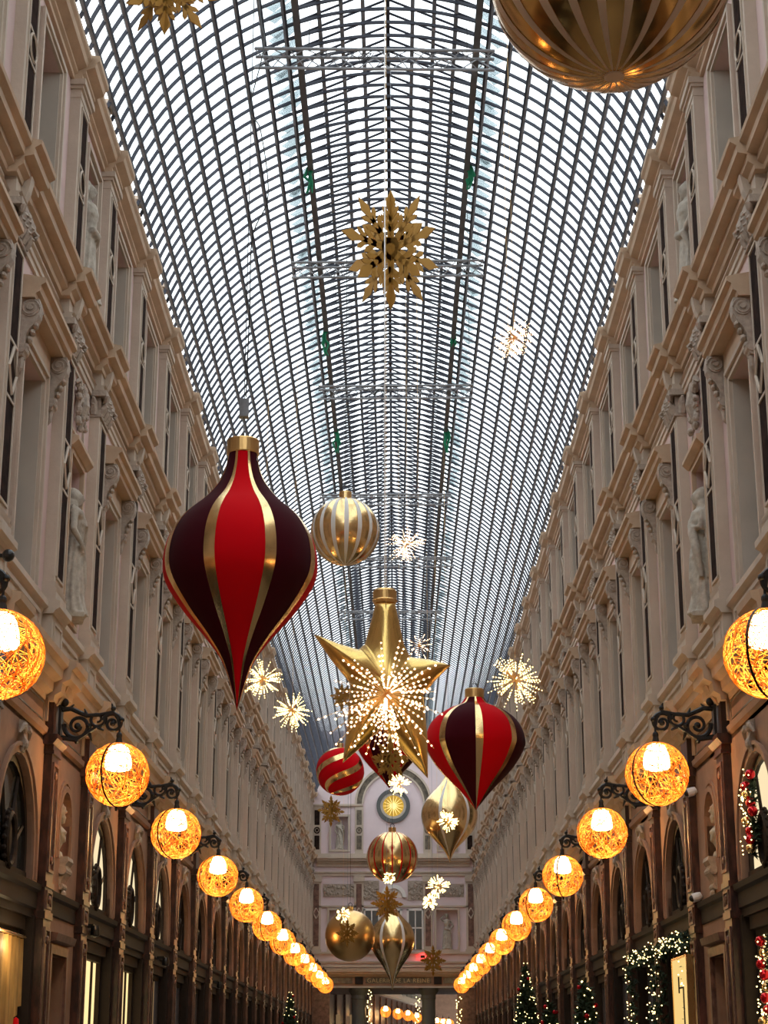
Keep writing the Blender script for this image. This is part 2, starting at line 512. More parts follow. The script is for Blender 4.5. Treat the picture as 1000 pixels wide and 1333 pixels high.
# entablature block over the middle pilaster + scroll bracket under the cornice
w = MB(); w.prism_y(off(A2P, .12), -.33, .33); w.box(-.02, .13, -.29, .29, 10.14, 10.34)
w.prism_y([(.13, 10.16), (.17, 10.18), (.21, 10.28), (.24, 10.44), (.12, 10.44)], -.07, .07)
MESH['entab'] = w.mesh('entablature_block', M['stone'])
MESH['brk2'] = MB().prism_y(off(C2P, .10), -.40, .40).mesh('cornice_break', M['cornice'])
MESH['brk3'] = MB().prism_y(off(C3P, .10), -.36, .36).mesh('cornice_break', M['cornice'])
w = MB().prism_y(off(C1P, .09), -.36, .36); w.box(0, .14, -.3, .3, 5.2, 5.45)
w.prism_y([(.10, 5.32), (.22, 5.42), (.30, 5.56), (.34, 5.66), (.10, 5.66)], -.13, .13)
MESH['brk1'] = w.mesh('cornice_break', M['cornice'])
w = MB().box(-.02, .14, -.34, .34, 5.89, 6.42); w.prism_y(off(SILL, .13), -.38, .38); rect_frame(w, -.2, .2, 6.02, 6.32, .03, .14, .155)
MESH['ped'] = w.mesh('pedestal', M['stone'])
# ground pilaster, marble
w = MB().box(0, .20, -.21, .21, 0, 4.86); w.box(0, .235, -.25, .25, 0, .5)
w.box(0, .218, -.23, .23, 3.04, 3.12); w.box(0, .218, -.23, .23, 3.38, 3.44)
MESH['pil_g'] = w.mesh('marble_pilaster', M['marble'])
w = MB()
rect_frame(w, -.12, .12, 3.58, 4.72, .035, .20, .22); rect_frame(w, -.12, .12, .7, 2.92, .035, .20, .22); rect_frame(w, -.12, .12, 3.18, 3.32, .03, .20, .22)
for zz in (4.62, 3.68, 2.82, 3.25):
    w.ell((.215, 0, zz), (.02, .05, .05), 10, 4)
MESH['pil_gpanel'] = w.mesh('pilaster_panel', M['marble_lt'])
w = MB().box(0, .225, -.24, .24, 4.84, 4.88); w.box(0, .215, -.23, .23, 4.88, 4.94)
w.prism_y([(0, 4.94), (.22, 4.94), (.27, 5.0), (.27, 5.05), (0, 5.05)], -.31, .31)
w.box(0, .20, -.24, .24, 5.05, 5.43)
MESH['cap_g'] = w.mesh('marble_capital', M['marble'])

# mezzanine arch: archivolt, frame, mullions, oval
w = arch_band(0, .95, .09, 3.42, 3.68, .11, .14)
w2 = arch_band(0, 1.02, .04, 3.42, 3.68, .14, .165)
n0 = len(w.v); w.v += w2.v; w.f += [tuple(i+n0 for i in f) for f in w2.f]
MESH['archivolt'] = w.mesh('archivolt', M['gstone'])
w = MB().prism_y([(.10, 4.62), (.16, 4.64), (.19, 4.74), (.16, 4.84), (.18, 4.95), (.10, 4.98)], -.07, .07)
w.ell((.17, 0, 4.72), (.045, .075, .06), 8, 6); w.ell((.15, 0, 4.88), (.045, .09, .045), 8, 6)
for s_ in (-1, 1): w.tube([(.17, s_*.08, 4.90), (.18, s_*.18, 4.88), (.16, s_*.25, 4.80)], [.04, .03, .012], 6)
MESH['keystone'] = w.mesh('carved_keystone', M['capital'])
w = arch_band(0, .86, .09, 3.42, 3.68, .0, .06)
w.box(-.04, .07, -.95, .95, 3.42, 3.49)
MESH['arch_frame'] = w.mesh('window_frame', M['darkwood'])
w = MB()
for a in (62, 118): w.tube([(.03, .0, 3.5), (.03, .90*math.cos(R(a)), 3.68+.90*math.sin(R(a)))], .024, 4)
for a in (20, 160): w.tube([(.03, .0, 3.5), (.03, .90*math.cos(R(a)), 3.68+.90*math.sin(R(a)))], .018, 4)
MESH['mullions'] = w.mesh('glazing_bars', M['darkwood'])
w = MB()
n = 18
w.tube([(.075, .19*math.cos(2*PI*i/n), 3.74+.26*math.sin(2*PI*i/n)) for i in range(n+1)], .035, 6, False)
for i in range(n): w.ell((.06, .225*math.cos(2*PI*i/n), 3.74+.295*math.sin(2*PI*i/n)), (.03, .03, .03), 6, 4)
w.ell((.05, 0, 3.74), (.03, .17, .24), 12, 6)
MESH['oval'] = w.mesh('oval_rosette', M['darkwood'])
def pane_mesh(nm, m):
    w = MB(); A = [(.02, y, z) for y, z in arch_pts(0, .95, 3.42, 3.68, 12)]; w.poly(A); w.strip(A, [(.0, a[1], a[2]) for a in A], True)
    return w.mesh(nm, m)
MESH['arch_pane'] = pane_mesh('window_pane', M['wglass'])
MESH['arch_lit'] = pane_mesh('lit_window_pane', M['litpale'])
# shopfront, inner width ±1.28
w = MB()
for s_ in (-1, 1):
    w.box(-.30, .12, s_*1.36 if s_ < 0 else 1.22, s_*1.22 if s_ < 0 else 1.36, 0, 3.06)
    w.box(-.2, -.02, s_*1.22 if s_ < 0 else 1.15, s_*1.15 if s_ < 0 else 1.22, 0, 3.06)
w.box(-.3, .06, -1.1, 1.1, 2.90, 3.06); w.box(-.2, .0, -1.1, 1.1, 2.82, 2.90); w.box(-.12, -.05, .70, .74, .6, 2.85); w.box(-.3, .1, -1.1, 1.1, 0, .6)
MESH['shop_frame'] = w.mesh('shopfront_frame', M['darkwood'])
MESH['shop_glass'] = MB().box(-.10, -.08, -1.1, 1.1, .6, 2.85).mesh('shop_pane', M['wglass'])
MESH['shop_lit'] = MB().box(-.10, -.08, -1.15, 1.15, .6, 2.85).mesh('lit_shop_pane', M['lit'])
MESH['shop_litdim'] = MB().box(-.10, -.08, -1.1, 1.1, .6, 2.85).mesh('dim_shop_pane', M['litdim'])

# niche parts
w = MB(); rect_frame(w, -.42, .42, 6.72, 8.75, .06, 0, .06); w.prism_y([(0, 8.81), (.08, 8.81), (.15, 8.88), (.15, 8.93), (0, 8.96)], -.56, .56)
MESH['niche_mid'] = w.mesh('niche_surround', M['cornice'])
w = MB(); rect_frame(w, -.42, .42, 10.85, 12.85, .06, 0, .05); rect_frame(w, -.50, .50, 10.80, 12.93, .04, 0, .09)
MESH['niche_up'] = w.mesh('niche_surround', M['stone'])
w = MB(); rect_frame(w, -.42, .42, 9.12, 9.86, .04, 0, .03)
MESH['relief_frame'] = w.mesh('relief_frame', M['stone'])
w = MB(); rr = random.Random(3)
for s_ in (-1, 1):
    w.tube([(.04, 0, 9.72), (.06, s_*.15, 9.66), (.06, s_*.28, 9.76), (.04, s_*.36, 9.70)], [.05, .045, .04, .015], 6)
    w.tube([(.04, s_*.05, 9.62), (.06, s_*.2, 9.5), (.05, s_*.22, 9.36), (.03, s_*.1, 9.28)], [.045, .04, .03, .012], 6)
for i in range(34):
    w.ell((.05+.03*rr.random(), rr.uniform(-.27, .27), rr.uniform(9.2, 9.8)), (.045, .03+.03*rr.random(), .03+.03*rr.random()), 7, 5)
w.tube([(.05, 0, 9.8), (.09, 0, 9.5), (.05, 0, 9.18)], [.05, .08, .02], 8)
MESH['relief'] = w.mesh('carved_relief', M['capital'])
w = arch_band(0, .36, .07, 3.80, 4.25, .11, .14, 10)
w3 = arch_band(0, .46, .04, 3.80, 4.25, .11, .13, 10)
n0 = len(w.v); w.v += w3.v; w.f += [tuple(i+n0 for i in f) for f in w3.f]
MESH['bust_surround'] = w.mesh('niche_surround', M['gstone'])
w = MB().prism_y([(.06, 3.84), (.20, 3.84), (.215, 3.79), (.18, 3.74), (.19, 3.66), (.15, 3.58), (.13, 3.52), (.11, 3.46), (.06, 3.44)], -.17, .17)
scroll_disc(w, .15, 3.68, .05, -.2, .2); scroll_disc(w, .12, 3.50, .04, -.14, .14)
w.ell((.13, 0, 3.42), (.05, .06, .05), 8, 5)
MESH['bust_bracket'] = w.mesh('bust_bracket', M['capital'])
w = MB(); rect_frame(w, -.46, .46, 0, 2.72, .10, .08, .14, False); w.prism_y([(.08, 2.84), (.2, 2.86), (.22, 2.94), (.08, 2.96)], -.62, .62)
MESH['door_surround'] = w.mesh('door_surround', M['marble_lt'])
w = MB().box(-.30, -.25, -.46, .46, 0, 2.72); rect_frame(w, -.3, .3, 1.3, 2.5, .03, -.25, -.23); rect_frame(w, -.3, .3, .2, 1.1, .03, -.25, -.23)
MESH['doorleaf'] = w.mesh('door_leaf', M['darkwood'])

LIT_ARCH = {-1: {2: 'lit', 3: 'lit', 4: 'lit', -1: '', 0: ''}, 1: {0: 'lit', -1: 'lit'}}
LIT_SHOP = {-1: {2: 'lit', 3: 'lit', 0: 'litdim', 4: 'litdim', 6: 'litdim', 9: 'litdim'}, 1: {0: 'lit', 2: 'glass', 5: 'litdim', 8: 'litdim'}}

def build_side(side):
    root = bpy.data.objects.new('wall_left' if side < 0 else 'wall_right', None)
    col.objects.link(root)
    root['kind'] = 'structure'
    root.location = (side*W, 0, 0)
    root.rotation_euler = (0, 0, 0 if side < 0 else PI)
    sg = 1 if side < 0 else -1
    def at(y): return (0, sg*y, 0)
    for i in range(-6, 22):
        ya, yb = P[i], P[i+1]
        L = yb-ya; niche = (i == 1); t = '_n' if niche else ''
        yo = ya if side < 0 else yb
        yc = (ya+yb)/2
        put('wall_masonry', MESH['wall'+t], root, at(yo))
        put('ground_masonry', MESH['ground'+t], root, at(yo))
        for nm in ('top_cornice', 'middle_cornice', 'architrave', 'lower_cornice', 'ground_moulding', 'sill_moulding', 'signboard_band'):
            put(nm, MESH[nm+t], root, at(yo))
        put('pedestal_panel', MESH['pedestal'+t], root, at(yo))
        put('marble_frieze_panel', MESH['frieze_panel'+t], root, at(yo))
        put('cresting_block', MESH['cresting'+t], root, at(yo))
        put('frieze_strip', MESH['upper_frieze'+t], root, at(yo))
        dd = put('dentil_row', MESH['dentils'+t], root, at(yo)); dd['kind'] = 'stuff'
        if not niche:
            for a, nm in ((1, 'upper_surround'), (0, 'middle_surround')):
                s = put('window_surround', MESH[nm], root, at(yc))
                put('window_reveal', MESH['jamb%d' % a], s)
                put('window_sash', MESH['sash%d' % a], s)
                put('window_pane', MESH['pane%d' % a], s)
                if a == 0:
                    put('window_hood', MESH['hood'], s)
                    for y in (-.84, .84): put('scroll_console', MESH['console'], s, (0, y, 0))
            s = put('archivolt', MESH['archivolt'], root, at(yc))
            put('carved_keystone', MESH['keystone'], s)
            put('window_frame', MESH['arch_frame'], s)
            put('glazing_bars', MESH['mullions'], s)
            put('oval_rosette', MESH['oval'], s)
            lit = LIT_ARCH[side].get(i)
            put('window_pane', MESH['arch_lit' if lit else 'arch_pane'], s)
            s = put('shopfront_frame', MESH['shop_frame'], root, at(yc))
            put('shop_pane', MESH['shop_'+LIT_SHOP[side].get(i, 'glass')], s)
        else:
            put('niche_surround', MESH['niche_mid'], root, at(yc))
            put('niche_surround', MESH['niche_up'], root, at(yc))
            rf = put('relief_frame', MESH['relief_frame'], root, at(yc)); put('carved_relief', MESH['relief'], rf)
            put('niche_surround', MESH['bust_surround'], root, at(yc))
            put('bust_bracket', MESH['bust_bracket'], root, at(yc))
            ds = put('door_surround', MESH['door_surround'], root, at(yc)); put('door_leaf', MESH['doorleaf'], ds)
    for i in range(-6, 23):
        y = P[i]
        p = put('pilaster', MESH['pil_up'], root, at(y)); put('marble_inlay', MESH['inl_up'], p); put('capital', MESH['cap_up'], p)
        p = put('pilaster', MESH['pil_mid'], root, at(y)); put('marble_inlay', MESH['inl_mid'], p); put('leafy_capital', MESH['cap_mid'], p)
        p = put('marble_pilaster', MESH['pil_g'], root, at(y)); put('pilaster_panel', MESH['pil_gpanel'], p); put('marble_capital', MESH['cap_g'], p)
        put('entablature_block', MESH['entab'], root, at(y))
        for k in ('brk1', 'brk2', 'brk3'): put('cornice_break', MESH[k], root, at(y))
        put('pedestal', MESH['ped'], root, at(y))
    return root
wallL = build_side(-1)
wallR = build_side(1)
# backing so that no sky leaks in around the walls
structure('wall_back', MB().box(-4.6, 4.6, Y0-.6, Y0-.3, 0, 16.5).mesh('wall_back', M['stone']))

# ================================================================== ROOF
RC, RZ = 3.93, 12.30
def arcp(a, r=RC): return (r*math.sin(a), RZ+r*math.cos(a))   # a from vertical
roof = bpy.data.objects.new('ceiling', None); col.objects.link(roof); roof['kind'] = 'structure'
def arc_rib_mesh(a0, a1, n, dw, dh, m, nm):
    w = MB()
    A, Bq, Cc, D = [], [], [], []
    for i in range(n+1):
        a = a0+(a1-a0)*i/n
        xo, zo = arcp(a, RC+dh/2); xi, zi = arcp(a, RC-dh/2)
        A.append((xi, -dw/2, zi)); Bq.append((xi, dw/2, zi)); Cc.append((xo, dw/2, zo)); D.append((xo, -dw/2, zo))
    w.strip(A, Bq); w.strip(Bq, Cc); w.strip(Cc, D); w.strip(D, A)
    return fixn(w.mesh(nm, m))
rib = arc_rib_mesh(R(-70.5), R(70.5), 36, .028, .046, M['steel'], 'glazing_rib')
DR = .356
RY0 = P[-3]; NR = int((YEND-RY0)/DR)
for i in range(NR):
    put('glazing_rib', rib, roof, (0, RY0+i*DR, 0))
ALPH = [19.6, 22.2, 27.3, 32.5, 37.8, 43.1, 48.0, 53.2, 58.6, 63.7, 68.7]
for s_ in (-1, 1):
    for a in ALPH[1:]:
        t = R(a)*s_
        nx, nz = math.sin(t), math.cos(t); tx, tz = math.cos(t), -math.sin(t)
        w = MB()
        def q(u, v): x, z = arcp(t, RC+v); return (x+tx*u, z+tz*u)
        pr = [q(-.016, -.045), (q(.016, -.045)), (q(.016, .02)), q(-.016, .02)]
        w.prism_y(pr, RY0, YEND)
        p = put('purlin', w.mesh('purlin', M['steel']), roof)
        w = MB(); sgn = s_
        pr = [q(sgn*.018, -.04), q(sgn*.045, -.02), q(sgn*.045, .0), q(sgn*.018, .0)]
        w.prism_y(pr, RY0, YEND)
        put('purlin_flashing', w.mesh('purlin_flashing', M['flash']), p)
    # heavy beam beside the raised lantern
    t = R(19.6)*s_; x, z = arcp(t)
    w = MB().box(x-.02, x+.02, RY0, YEND, z-.12, z+.02).box(x-.045, x+.045, RY0, YEND, z-.135, z-.12).box(x-.045, x+.045, RY0, YEND, z+.0, z+.02)
    put('lantern_beam', w.mesh('lantern_beam', M['beam']), roof)
# lantern: rafters, ridge, small purlins
XB, ZB = arcp(R(19.6)); RIDGE = RZ+RC+.40
w = MB()
for s_ in (-1, 1):
    w.prism_x([], 0, 0) if False else None
    A = Vector((s_*XB, 0, ZB+.03)); Bv = Vector((0, 0, RIDGE))
    w.tube([A, Bv], .022, 4)
MESH['rafter'] = w.mesh('lantern_rafter', M['steel'])
for i in range(NR):
    put('lantern_rafter', MESH['rafter'], roof, (0, RY0+i*DR+.02, 0))
put('ridge_beam', MB().box(-.03, .03, RY0, YEND, RIDGE-.10, RIDGE+.03).mesh('ridge_beam', M['steel']), roof)
for s_ in (-1, 1):
    for fr in (.28, .52, .76):
        x = s_*XB*fr; z = RIDGE+(ZB+.03-RIDGE)*fr
        put('lantern_purlin', MB().box(x-.03, x+.03, RY0, YEND, z-.03, z+.02).mesh('lantern_purlin', M['flash']), roof)
# glass
pg = MB()
pane_cols = [R(a) for a in ALPH]
npart = 0
near0 = int((21.0-RY0)/DR)
def pane_geo(w, a0, a1, y0, y1, s_):
    x0, z0 = arcp(a0*s_, RC+.03); x1, z1 = arcp(a1*s_, RC+.03)
    n = len(w.v)
    w.v += [(x0, y0, z0), (x1, y0, z1), (x1, y1, z1), (x0, y1, z0)]
    w.f.append((n, n+1, n+2, n+3))
def pane_box(a0, a1, L, s_):
    w = MB()
    x0, z0 = arcp(a0*s_, RC+.028); x1, z1 = arcp(a1*s_, RC+.028)
    X0, Z0 = arcp(a0*s_, RC+.034); X1, Z1 = arcp(a1*s_, RC+.034)
    w.prism_y([(x0, z0), (x1, z1), (X1, Z1), (X0, Z0)], .015, L-.015)
    return w.mesh('glass_pane', M['glass'])
pms = {}
for s_ in (-1, 1):
    for k in range(len(pane_cols)-1):
        pms[(s_, k)] = pane_box(pane_cols[k], pane_cols[k+1], DR, s_)
for i in range(NR-1):
    y0 = RY0+i*DR
    for s_ in (-1, 1):
        for k in range(len(pane_cols)-1):
            if near0 <= i < near0+13:
                put('glass_pane', pms[(s_, k)], roof, (0, y0, 0))
            else:
                pane_geo(pg, pane_cols[k], pane_cols[k+1], y0+.015, y0+DR-.015, s_)
        n = len(pg.v)
        pg.v += [(s_*XB, y0+.015, ZB+.06), (0, y0+.015, RIDGE+.04), (0, y0+DR-.015, RIDGE+.04), (s_*XB, y0+DR-.015, ZB+.06)]
        pg.f.append((n, n+1, n+2, n+3))
g = put('glass_panes_beyond', pg.mesh('glass_panes_beyond', M['glass']), roof); g['kind'] = 'stuff'
# tilted frosted louvres along both beams
xs0, zs0 = arcp(R(20.5)); xs1, zs1 = arcp(R(26.6))
w = MB()
lv = [(xs0, .0, zs0+.20), (xs1, .02, zs1+.08), (xs1-.12, DR*.80, zs1+.16), (xs0, DR*.98, zs0+.30)]
w.poly(lv); w.poly([(a, b, c_+.012) for a, b, c_ in lv][::-1]); 
w.strip(lv, [(a, b, c_+.012) for a, b, c_ in lv], True)
lvR = w.mesh('frosted_louvre', M['frost'])
w.v = [(-a, b, c_) for a, b, c_ in w.v]
lvL = w.mesh('frosted_louvre', M['frost'])
far = MB(); cnt = 0
for i in range(int((18-RY0)/DR), NR):
    for s_, me in ((-1, lvL), (1, lvR)):
        if i*DR+RY0 < 66:
            put('frosted_louvre', me, roof, (0, RY0+i*DR, 0), (rnd.uniform(-.01, .01), 0, 0))
        else:
            n = len(far.v)
            far.v += [(v.co.x, v.co.y+RY0+i*DR, v.co.z) for v in me.vertices]
            far.f += [tuple(n+q_ for q_ in p_.vertices) for p_ in me.polygons]
g = put('frosted_louvres_beyond', far.mesh('frosted_louvres_beyond', M['frost']), roof); g['kind'] = 'stuff'

# ================================================================== FAR WALL (end of the gallery)
YE = P[22]+.02
fw = bpy.data.objects.new('wall_far', None); col.objects.link(fw); fw['kind'] = 'structure'
fw.location = (0, YE, 0)
def fput(nm, w, m, parent=None, kind=None, smooth=False):
    o = put(nm, w.mesh(nm, M[m] if isinstance(m, str) else m, smooth), parent or fw)
    if kind: o['kind'] = kind
    return o
# local: y<0 is towards the viewer
def fbox(w, x0, x1, z0, z1, d): w.box(x0, x1, -d, .02, z0, z1)
w = MB()
# masonry with openings (statue niches, the three lights, round window is applied)
def hrow(z0, z1, ops):
    x = -4.4
    for a, b in ops:
        w.box(x, a, 0, .5, z0, z1); x = b
    w.box(x, 4.4, 0, .5, z0, z1)
hrow(4.72, 6.35, [])
hrow(6.35, 8.15, [(-3.0, -2.0), (2.0, 3.0)])
hrow(8.15, 10.95, [])
hrow(10.95, 12.5, [(-2.95, -2.15), (2.15, 2.95)])
hrow(12.5, 16.6, [])
w.box(-4.4, 4.4, .38, .52, 6.2, 13)
fput('wall_masonry', w, 'hazed_lilac')
w = MB()
for z0, z1, d in ((12.95, 13.0, .08), (13.0, 13.08, .14)):
    fbox(w, -3.8, -1.45, z0, z1, d); fbox(w, 1.45, 3.8, z0, z1, d)
fput('string_course', w, 'stone')
w = MB()
for z0, z1, d in ((10.15, 10.3, .1), (10.3, 10.4, .2), (10.4, 10.5, .34), (10.5, 10.58, .42), (10.58, 10.75, .18)): fbox(w, -3.6, 3.6, z0, z1, d)
fput('middle_cornice', w, 'stone')
w = MB()
for z0, z1, d in ((8.28, 8.36, .08), (9.72, 9.85, .07), (9.85, 9.92, .12)): fbox(w, -3.7, 3.7, z0, z1, d)
fput('architrave', w, 'stone')
w = MB()
for z0, z1, d in ((6.15, 6.25, .14), (5.75, 5.82, .12), (5.55, 5.65, .10)): fbox(w, -3.7, 3.7, z0, z1, d)
fput('sill_moulding', w, 'stone')
w = MB()
for z0, z1, d in ((5.12, 5.22, .2), (5.22, 5.32, .36), (5.32, 5.42, .45), (5.42, 5.5, .2)): fbox(w, -3.7, 3.7, z0, z1, d)
fput('lower_cornice', w, 'cornice')
w = MB(); fbox(w, -3.75, 3.75, 4.62, 5.14, .1)
beam = fput('lettered_beam', w, 'gstone')
w = MB()
for a, b in ((-3.3, -1.9), (-1.3, 1.75), (2.3, 3.4)): w.box(a, b, -.13, -.1, 4.82, 5.08)
fput('sign_panel', w, 'gmarble', beam)
for x in (-1.6, 2.05): fput('square_block', MB().box(x-.18, x+.18, -.2, -.1, 4.78, 5.12), 'darkband', beam)
w = MB().box(-3.75, 3.75, -.24, 0, 4.62, 4.70)
fput('pale_fillet', w, 'jamb', beam)
fc = bpy.data.curves.new('lettering', 'FONT'); fc.body = 'GALERIE DE LA REINE'; fc.size = .27; fc.extrude = .01; fc.align_x = 'CENTER'; fc.space_character = 1.12
fo = bpy.data.objects.new('lettering_tmp', fc); col.objects.link(fo)
dg = bpy.context.evaluated_depsgraph_get()
tm = bpy.data.meshes.new_from_object(fo.evaluated_get(dg)); bpy.data.objects.remove(fo)
tm.materials.clear(); tm.materials.append(M['letter'])
lo = put('gilt_lettering', tm, beam, (.22, -.145, 4.86), (PI/2, 0, 0))
# pilasters
for x in (-3.62, -1.62, 1.62, 3.62):
    w = MB(); w.box(x-.2, x+.2, -.08, .02, 10.75, 12.95)
    for s_ in (-1, 1): w.box(x+s_*.15-.02, x+s_*.15+.02, -.11, -.08, 10.9, 12.85)
    p = fput('pilaster', w, 'stone')
    w = MB().box(x-.12, x+.12, -.095, -.08, 10.95, 11.6).box(x-.12, x+.12, -.095, -.08, 12.1, 12.8)
    w.tube([(x+.13*math.cos(a*PI/6), -.10, 11.85+.13*math.sin(a*PI/6)) for a in range(13)], .03, 4, False); w.box(x-.06, x+.06, -.1, -.08, 11.79, 11.91)
    fput('marble_inlay', w, 'gmarble' if abs(x) < 2 else 'inlay', p)
    w = MB(); w.box(x-.22, x+.22, -.08, .02, 6.2, 9.72); fbox(w, x-.26, x+.26, 9.45, 9.72, .14); fbox(w, x-.26, x+.26, 6.2, 6.36, .12)
    p = fput('pilaster', w, 'stone')
    w = MB().box(x-.13, x+.13, -.095, -.08, 6.5, 9.35)
    q = fput('marble_inlay', w, 'marble_lt', p)
    w = MB().tube([(x, -.1, 7.75), (x+.14, -.1, 8.0), (x, -.1, 8.25), (x-.14, -.1, 8.0), (x, -.1, 7.75)], .03, 4, False)
    fput('diamond', w, 'stone', p)
# big arch with marble band
def varch(w, cx, cz, r0, r1, y0, y1, a0=0, a1=PI, n=24, zleg=None):
    pr = [(r0, a0), (r1, a0)]
    A = [(cx+r0*math.cos(a0+(a1-a0)*i/n), cz+r0*math.sin(a0+(a1-a0)*i/n)) for i in range(n+1)]
    Bq = [(cx+r1*math.cos(a0+(a1-a0)*i/n), cz+r1*math.sin(a0+(a1-a0)*i/n)) for i in range(n+1)]
    if zleg is not None:
        A = [(A[0][0], zleg)]+A+[(A[-1][0], zleg)]; Bq = [(Bq[0][0], zleg)]+Bq+[(Bq[-1][0], zleg)]
    w.strip([(a, y0, b) for a, b in A], [(a, y0, b) for a, b in Bq])
    w.strip([(a, y0, b) for a, b in Bq], [(a, y1, b) for a, b in Bq])
    w.strip([(a, y1, b) for a, b in A], [(a, y0, b) for a, b in A])
w = MB(); varch(w, 0, 13.1, 1.42, 1.50, -.10, 0); varch(w, 0, 13.1, 1.74, 1.84, -.10, 0)
ar = fput('arch_moulding', w, 'stone')
w = MB(); varch(w, 0, 13.1, 1.50, 1.74, -.04, 0); fput('marble_arch_band', w, 'gmarble', ar)
# round window with glowing disc
w = MB(); varch(w, 0, 13.0, .62, .80, -.12, 0, 0, 2*PI, 40)
rw = fput('round_window_rim', w, 'greyrim')
w = MB(); varch(w, 0, 13.0, .50, .63, -.08, 0, 0, 2*PI, 40); fput('pale_ring', w, 'jamb', rw)
w = MB(); w.poly([(.5*math.cos(2*PI*i/40), -.03, 13+.5*math.sin(2*PI*i/40)) for i in range(40)]); fput('glowing_disc', w, 'clock', rw)
w = MB()
for i in range(16):
    a = 2*PI*i/16; w.tube([(.14*math.cos(a), -.05, 13+.14*math.sin(a)), (.47*math.cos(a), -.05, 13+.47*math.sin(a))], [.02, .006], 4)
w.ell((0, -.06, 13), (.14, .04, .14), 14, 8)
fput('star_rays', w, 'ray', rw)
# arches and three lights in the middle
for cx in (-1.02, 0, 1.02):
    w = MB(); r_ = .42
    if cx == 0: varch(w, 0, 8.72, .42, .60, -.12, 0); varch(w, 0, 8.72, .0, .42, -.02, 0)
    w.box(cx-.40, cx-.30, -.08, 0, 6.35, 8.2); w.box(cx+.30, cx+.40, -.08, 0, 6.35, 8.2); w.box(cx-.4, cx+.4, -.08, 0, 8.12, 8.22); w.box(cx-.3, cx+.3, -.06, 0, 7.3, 7.36); w.box(cx-.025, cx+.025, -.06, 0, 6.35, 8.15)
    s = fput('window_frame', w, 'white')
    fput('window_pane', MB().box(cx-.30, cx+.30, -.03, -.01, 6.35, 8.13), 'wglass', s)
# relief panels
rr = random.Random(5)
for cx, hw_, z0, z1 in ((-2.55, .75, 8.75, 9.35), (2.55, .75, 8.75, 9.35), (-1.05, .38, 8.6, 9.5), (1.05, .38, 8.6, 9.5)):
    w = MB(); w.box(cx-hw_, cx+hw_, -.03, 0, z0, z1)
    for i in range(46): w.ell((rr.uniform(cx-hw_+.05, cx+hw_-.05), -.04, rr.uniform(z0+.06, z1-.06)), (rr.uniform(.03, .09), .05, rr.uniform(.03, .09)), 6, 4)
    fput('carved_relief', w, 'capital')
w = MB()
for s_ in (-1, 1):
    for (a, b, z0, z1) in ((2.0, 3.0, 6.35, 8.15), (2.15, 2.95, 10.95, 12.5)):
        x0, x1 = (a, b) if s_ > 0 else (-b, -a)
        for xa, xb, za, zb in ((x0-.1, x0, z0-.1, z1+.1), (x1, x1+.1, z0-.1, z1+.1), (x0, x1, z1, z1+.1), (x0, x1, z0-.1, z0)): w.box(xa, xb, -.07, 0, za, zb)
fput('niche_surrounds', w, 'stone')
# columns and passage beyond
for x in (-1.62, 1.62):
    w = MB().lathe([(.42, 0), (.42, .15), (.34, .2), (.33, .35), (.31, 4.1), (.34, 4.15), (.33, 4.3), (.40, 4.4), (.46, 4.5), (.46, 4.62), (0, 4.62)], 20, c=(x, .3, 0))
    fput('column', w, 'greyrim', smooth=False)
w = MB()
for x in (-3.45, 3.45): w.box(x-.5, x+.5, -.02, .5, 0, 4.62)
fput('side_pier', w, 'marble_lt')
w = MB().box(-4.4, 4.4, .5, 9, 4.62, 4.9)
w.box(-4.5, -4.3, .5, 9, 0, 4.9).box(4.3, 4.5, .5, 9, 0, 4.9).box(-5, 5, .5, 9.2, 4.9, 14).box(-7, -4.2, 8.9, 9.4, 0, 14).box(4.2, 7, 8.9, 9.4, 0, 14)
fput('passage_ceiling', w, 'gstone')
# the next gallery, turned a little to the right
ng = bpy.data.objects.new('trim_1', None); col.objects.link(ng); ng['kind'] = 'structure'
ng.location = (0, YE+9, 0); ng.rotation_euler = (0, 0, R(-6))
def nput(nm, w, m, parent=None):
    return put(nm, w.mesh(nm, M[m]), parent or ng)
for s_ in (-1, 1):
    nput('side_wall', MB().box(s_*4.2 if s_ < 0 else 4.0, s_*4.0 if s_ < 0 else 4.2, 0, 60, 0, 5.6), 'marble')
    nput('upper_wall', MB().box(s_*4.2 if s_ < 0 else 4.0, s_*4.0 if s_ < 0 else 4.2, 0, 60, 5.6, 14), 'stone')
    for k in range(16):
        w = MB(); xa = s_*3.9
        w.box(min(xa, xa+s_*.15), max(xa, xa+s_*.15), k*3.6, k*3.6+.5, 0, 5.4); nput('marble_pier', w, 'marble_lt')
        w = MB(); w.box(min(xa, xa+s_*.15), max(xa, xa+s_*.15), k*3.6, k*3.6+.5, 5.9, 13.5); nput('pale_pier', w, 'jamb')
    w = MB(); w.box(s_*4.05 if s_ < 0 else 3.6, s_*3.6 if s_ < 0 else 4.05, 0, 60, 5.5, 5.85); nput('cornice_run', w, 'cornice')
nput('glass_ceiling', MB().box(-4.2, 4.2, -1, 60, 14, 14.05), 'frost')
nput('end_wall', MB().box(-4.4, 4.4, 60, 60.4, 0, 14), 'gstone')
# warm lit glass fronts seen through the passage
for k, x in enumerate((-2.9, -2.2)):
    fput('lit_doorway', MB().box(x, x+.22, 7.6, 7.7, .5, 3.6), 'litdim')

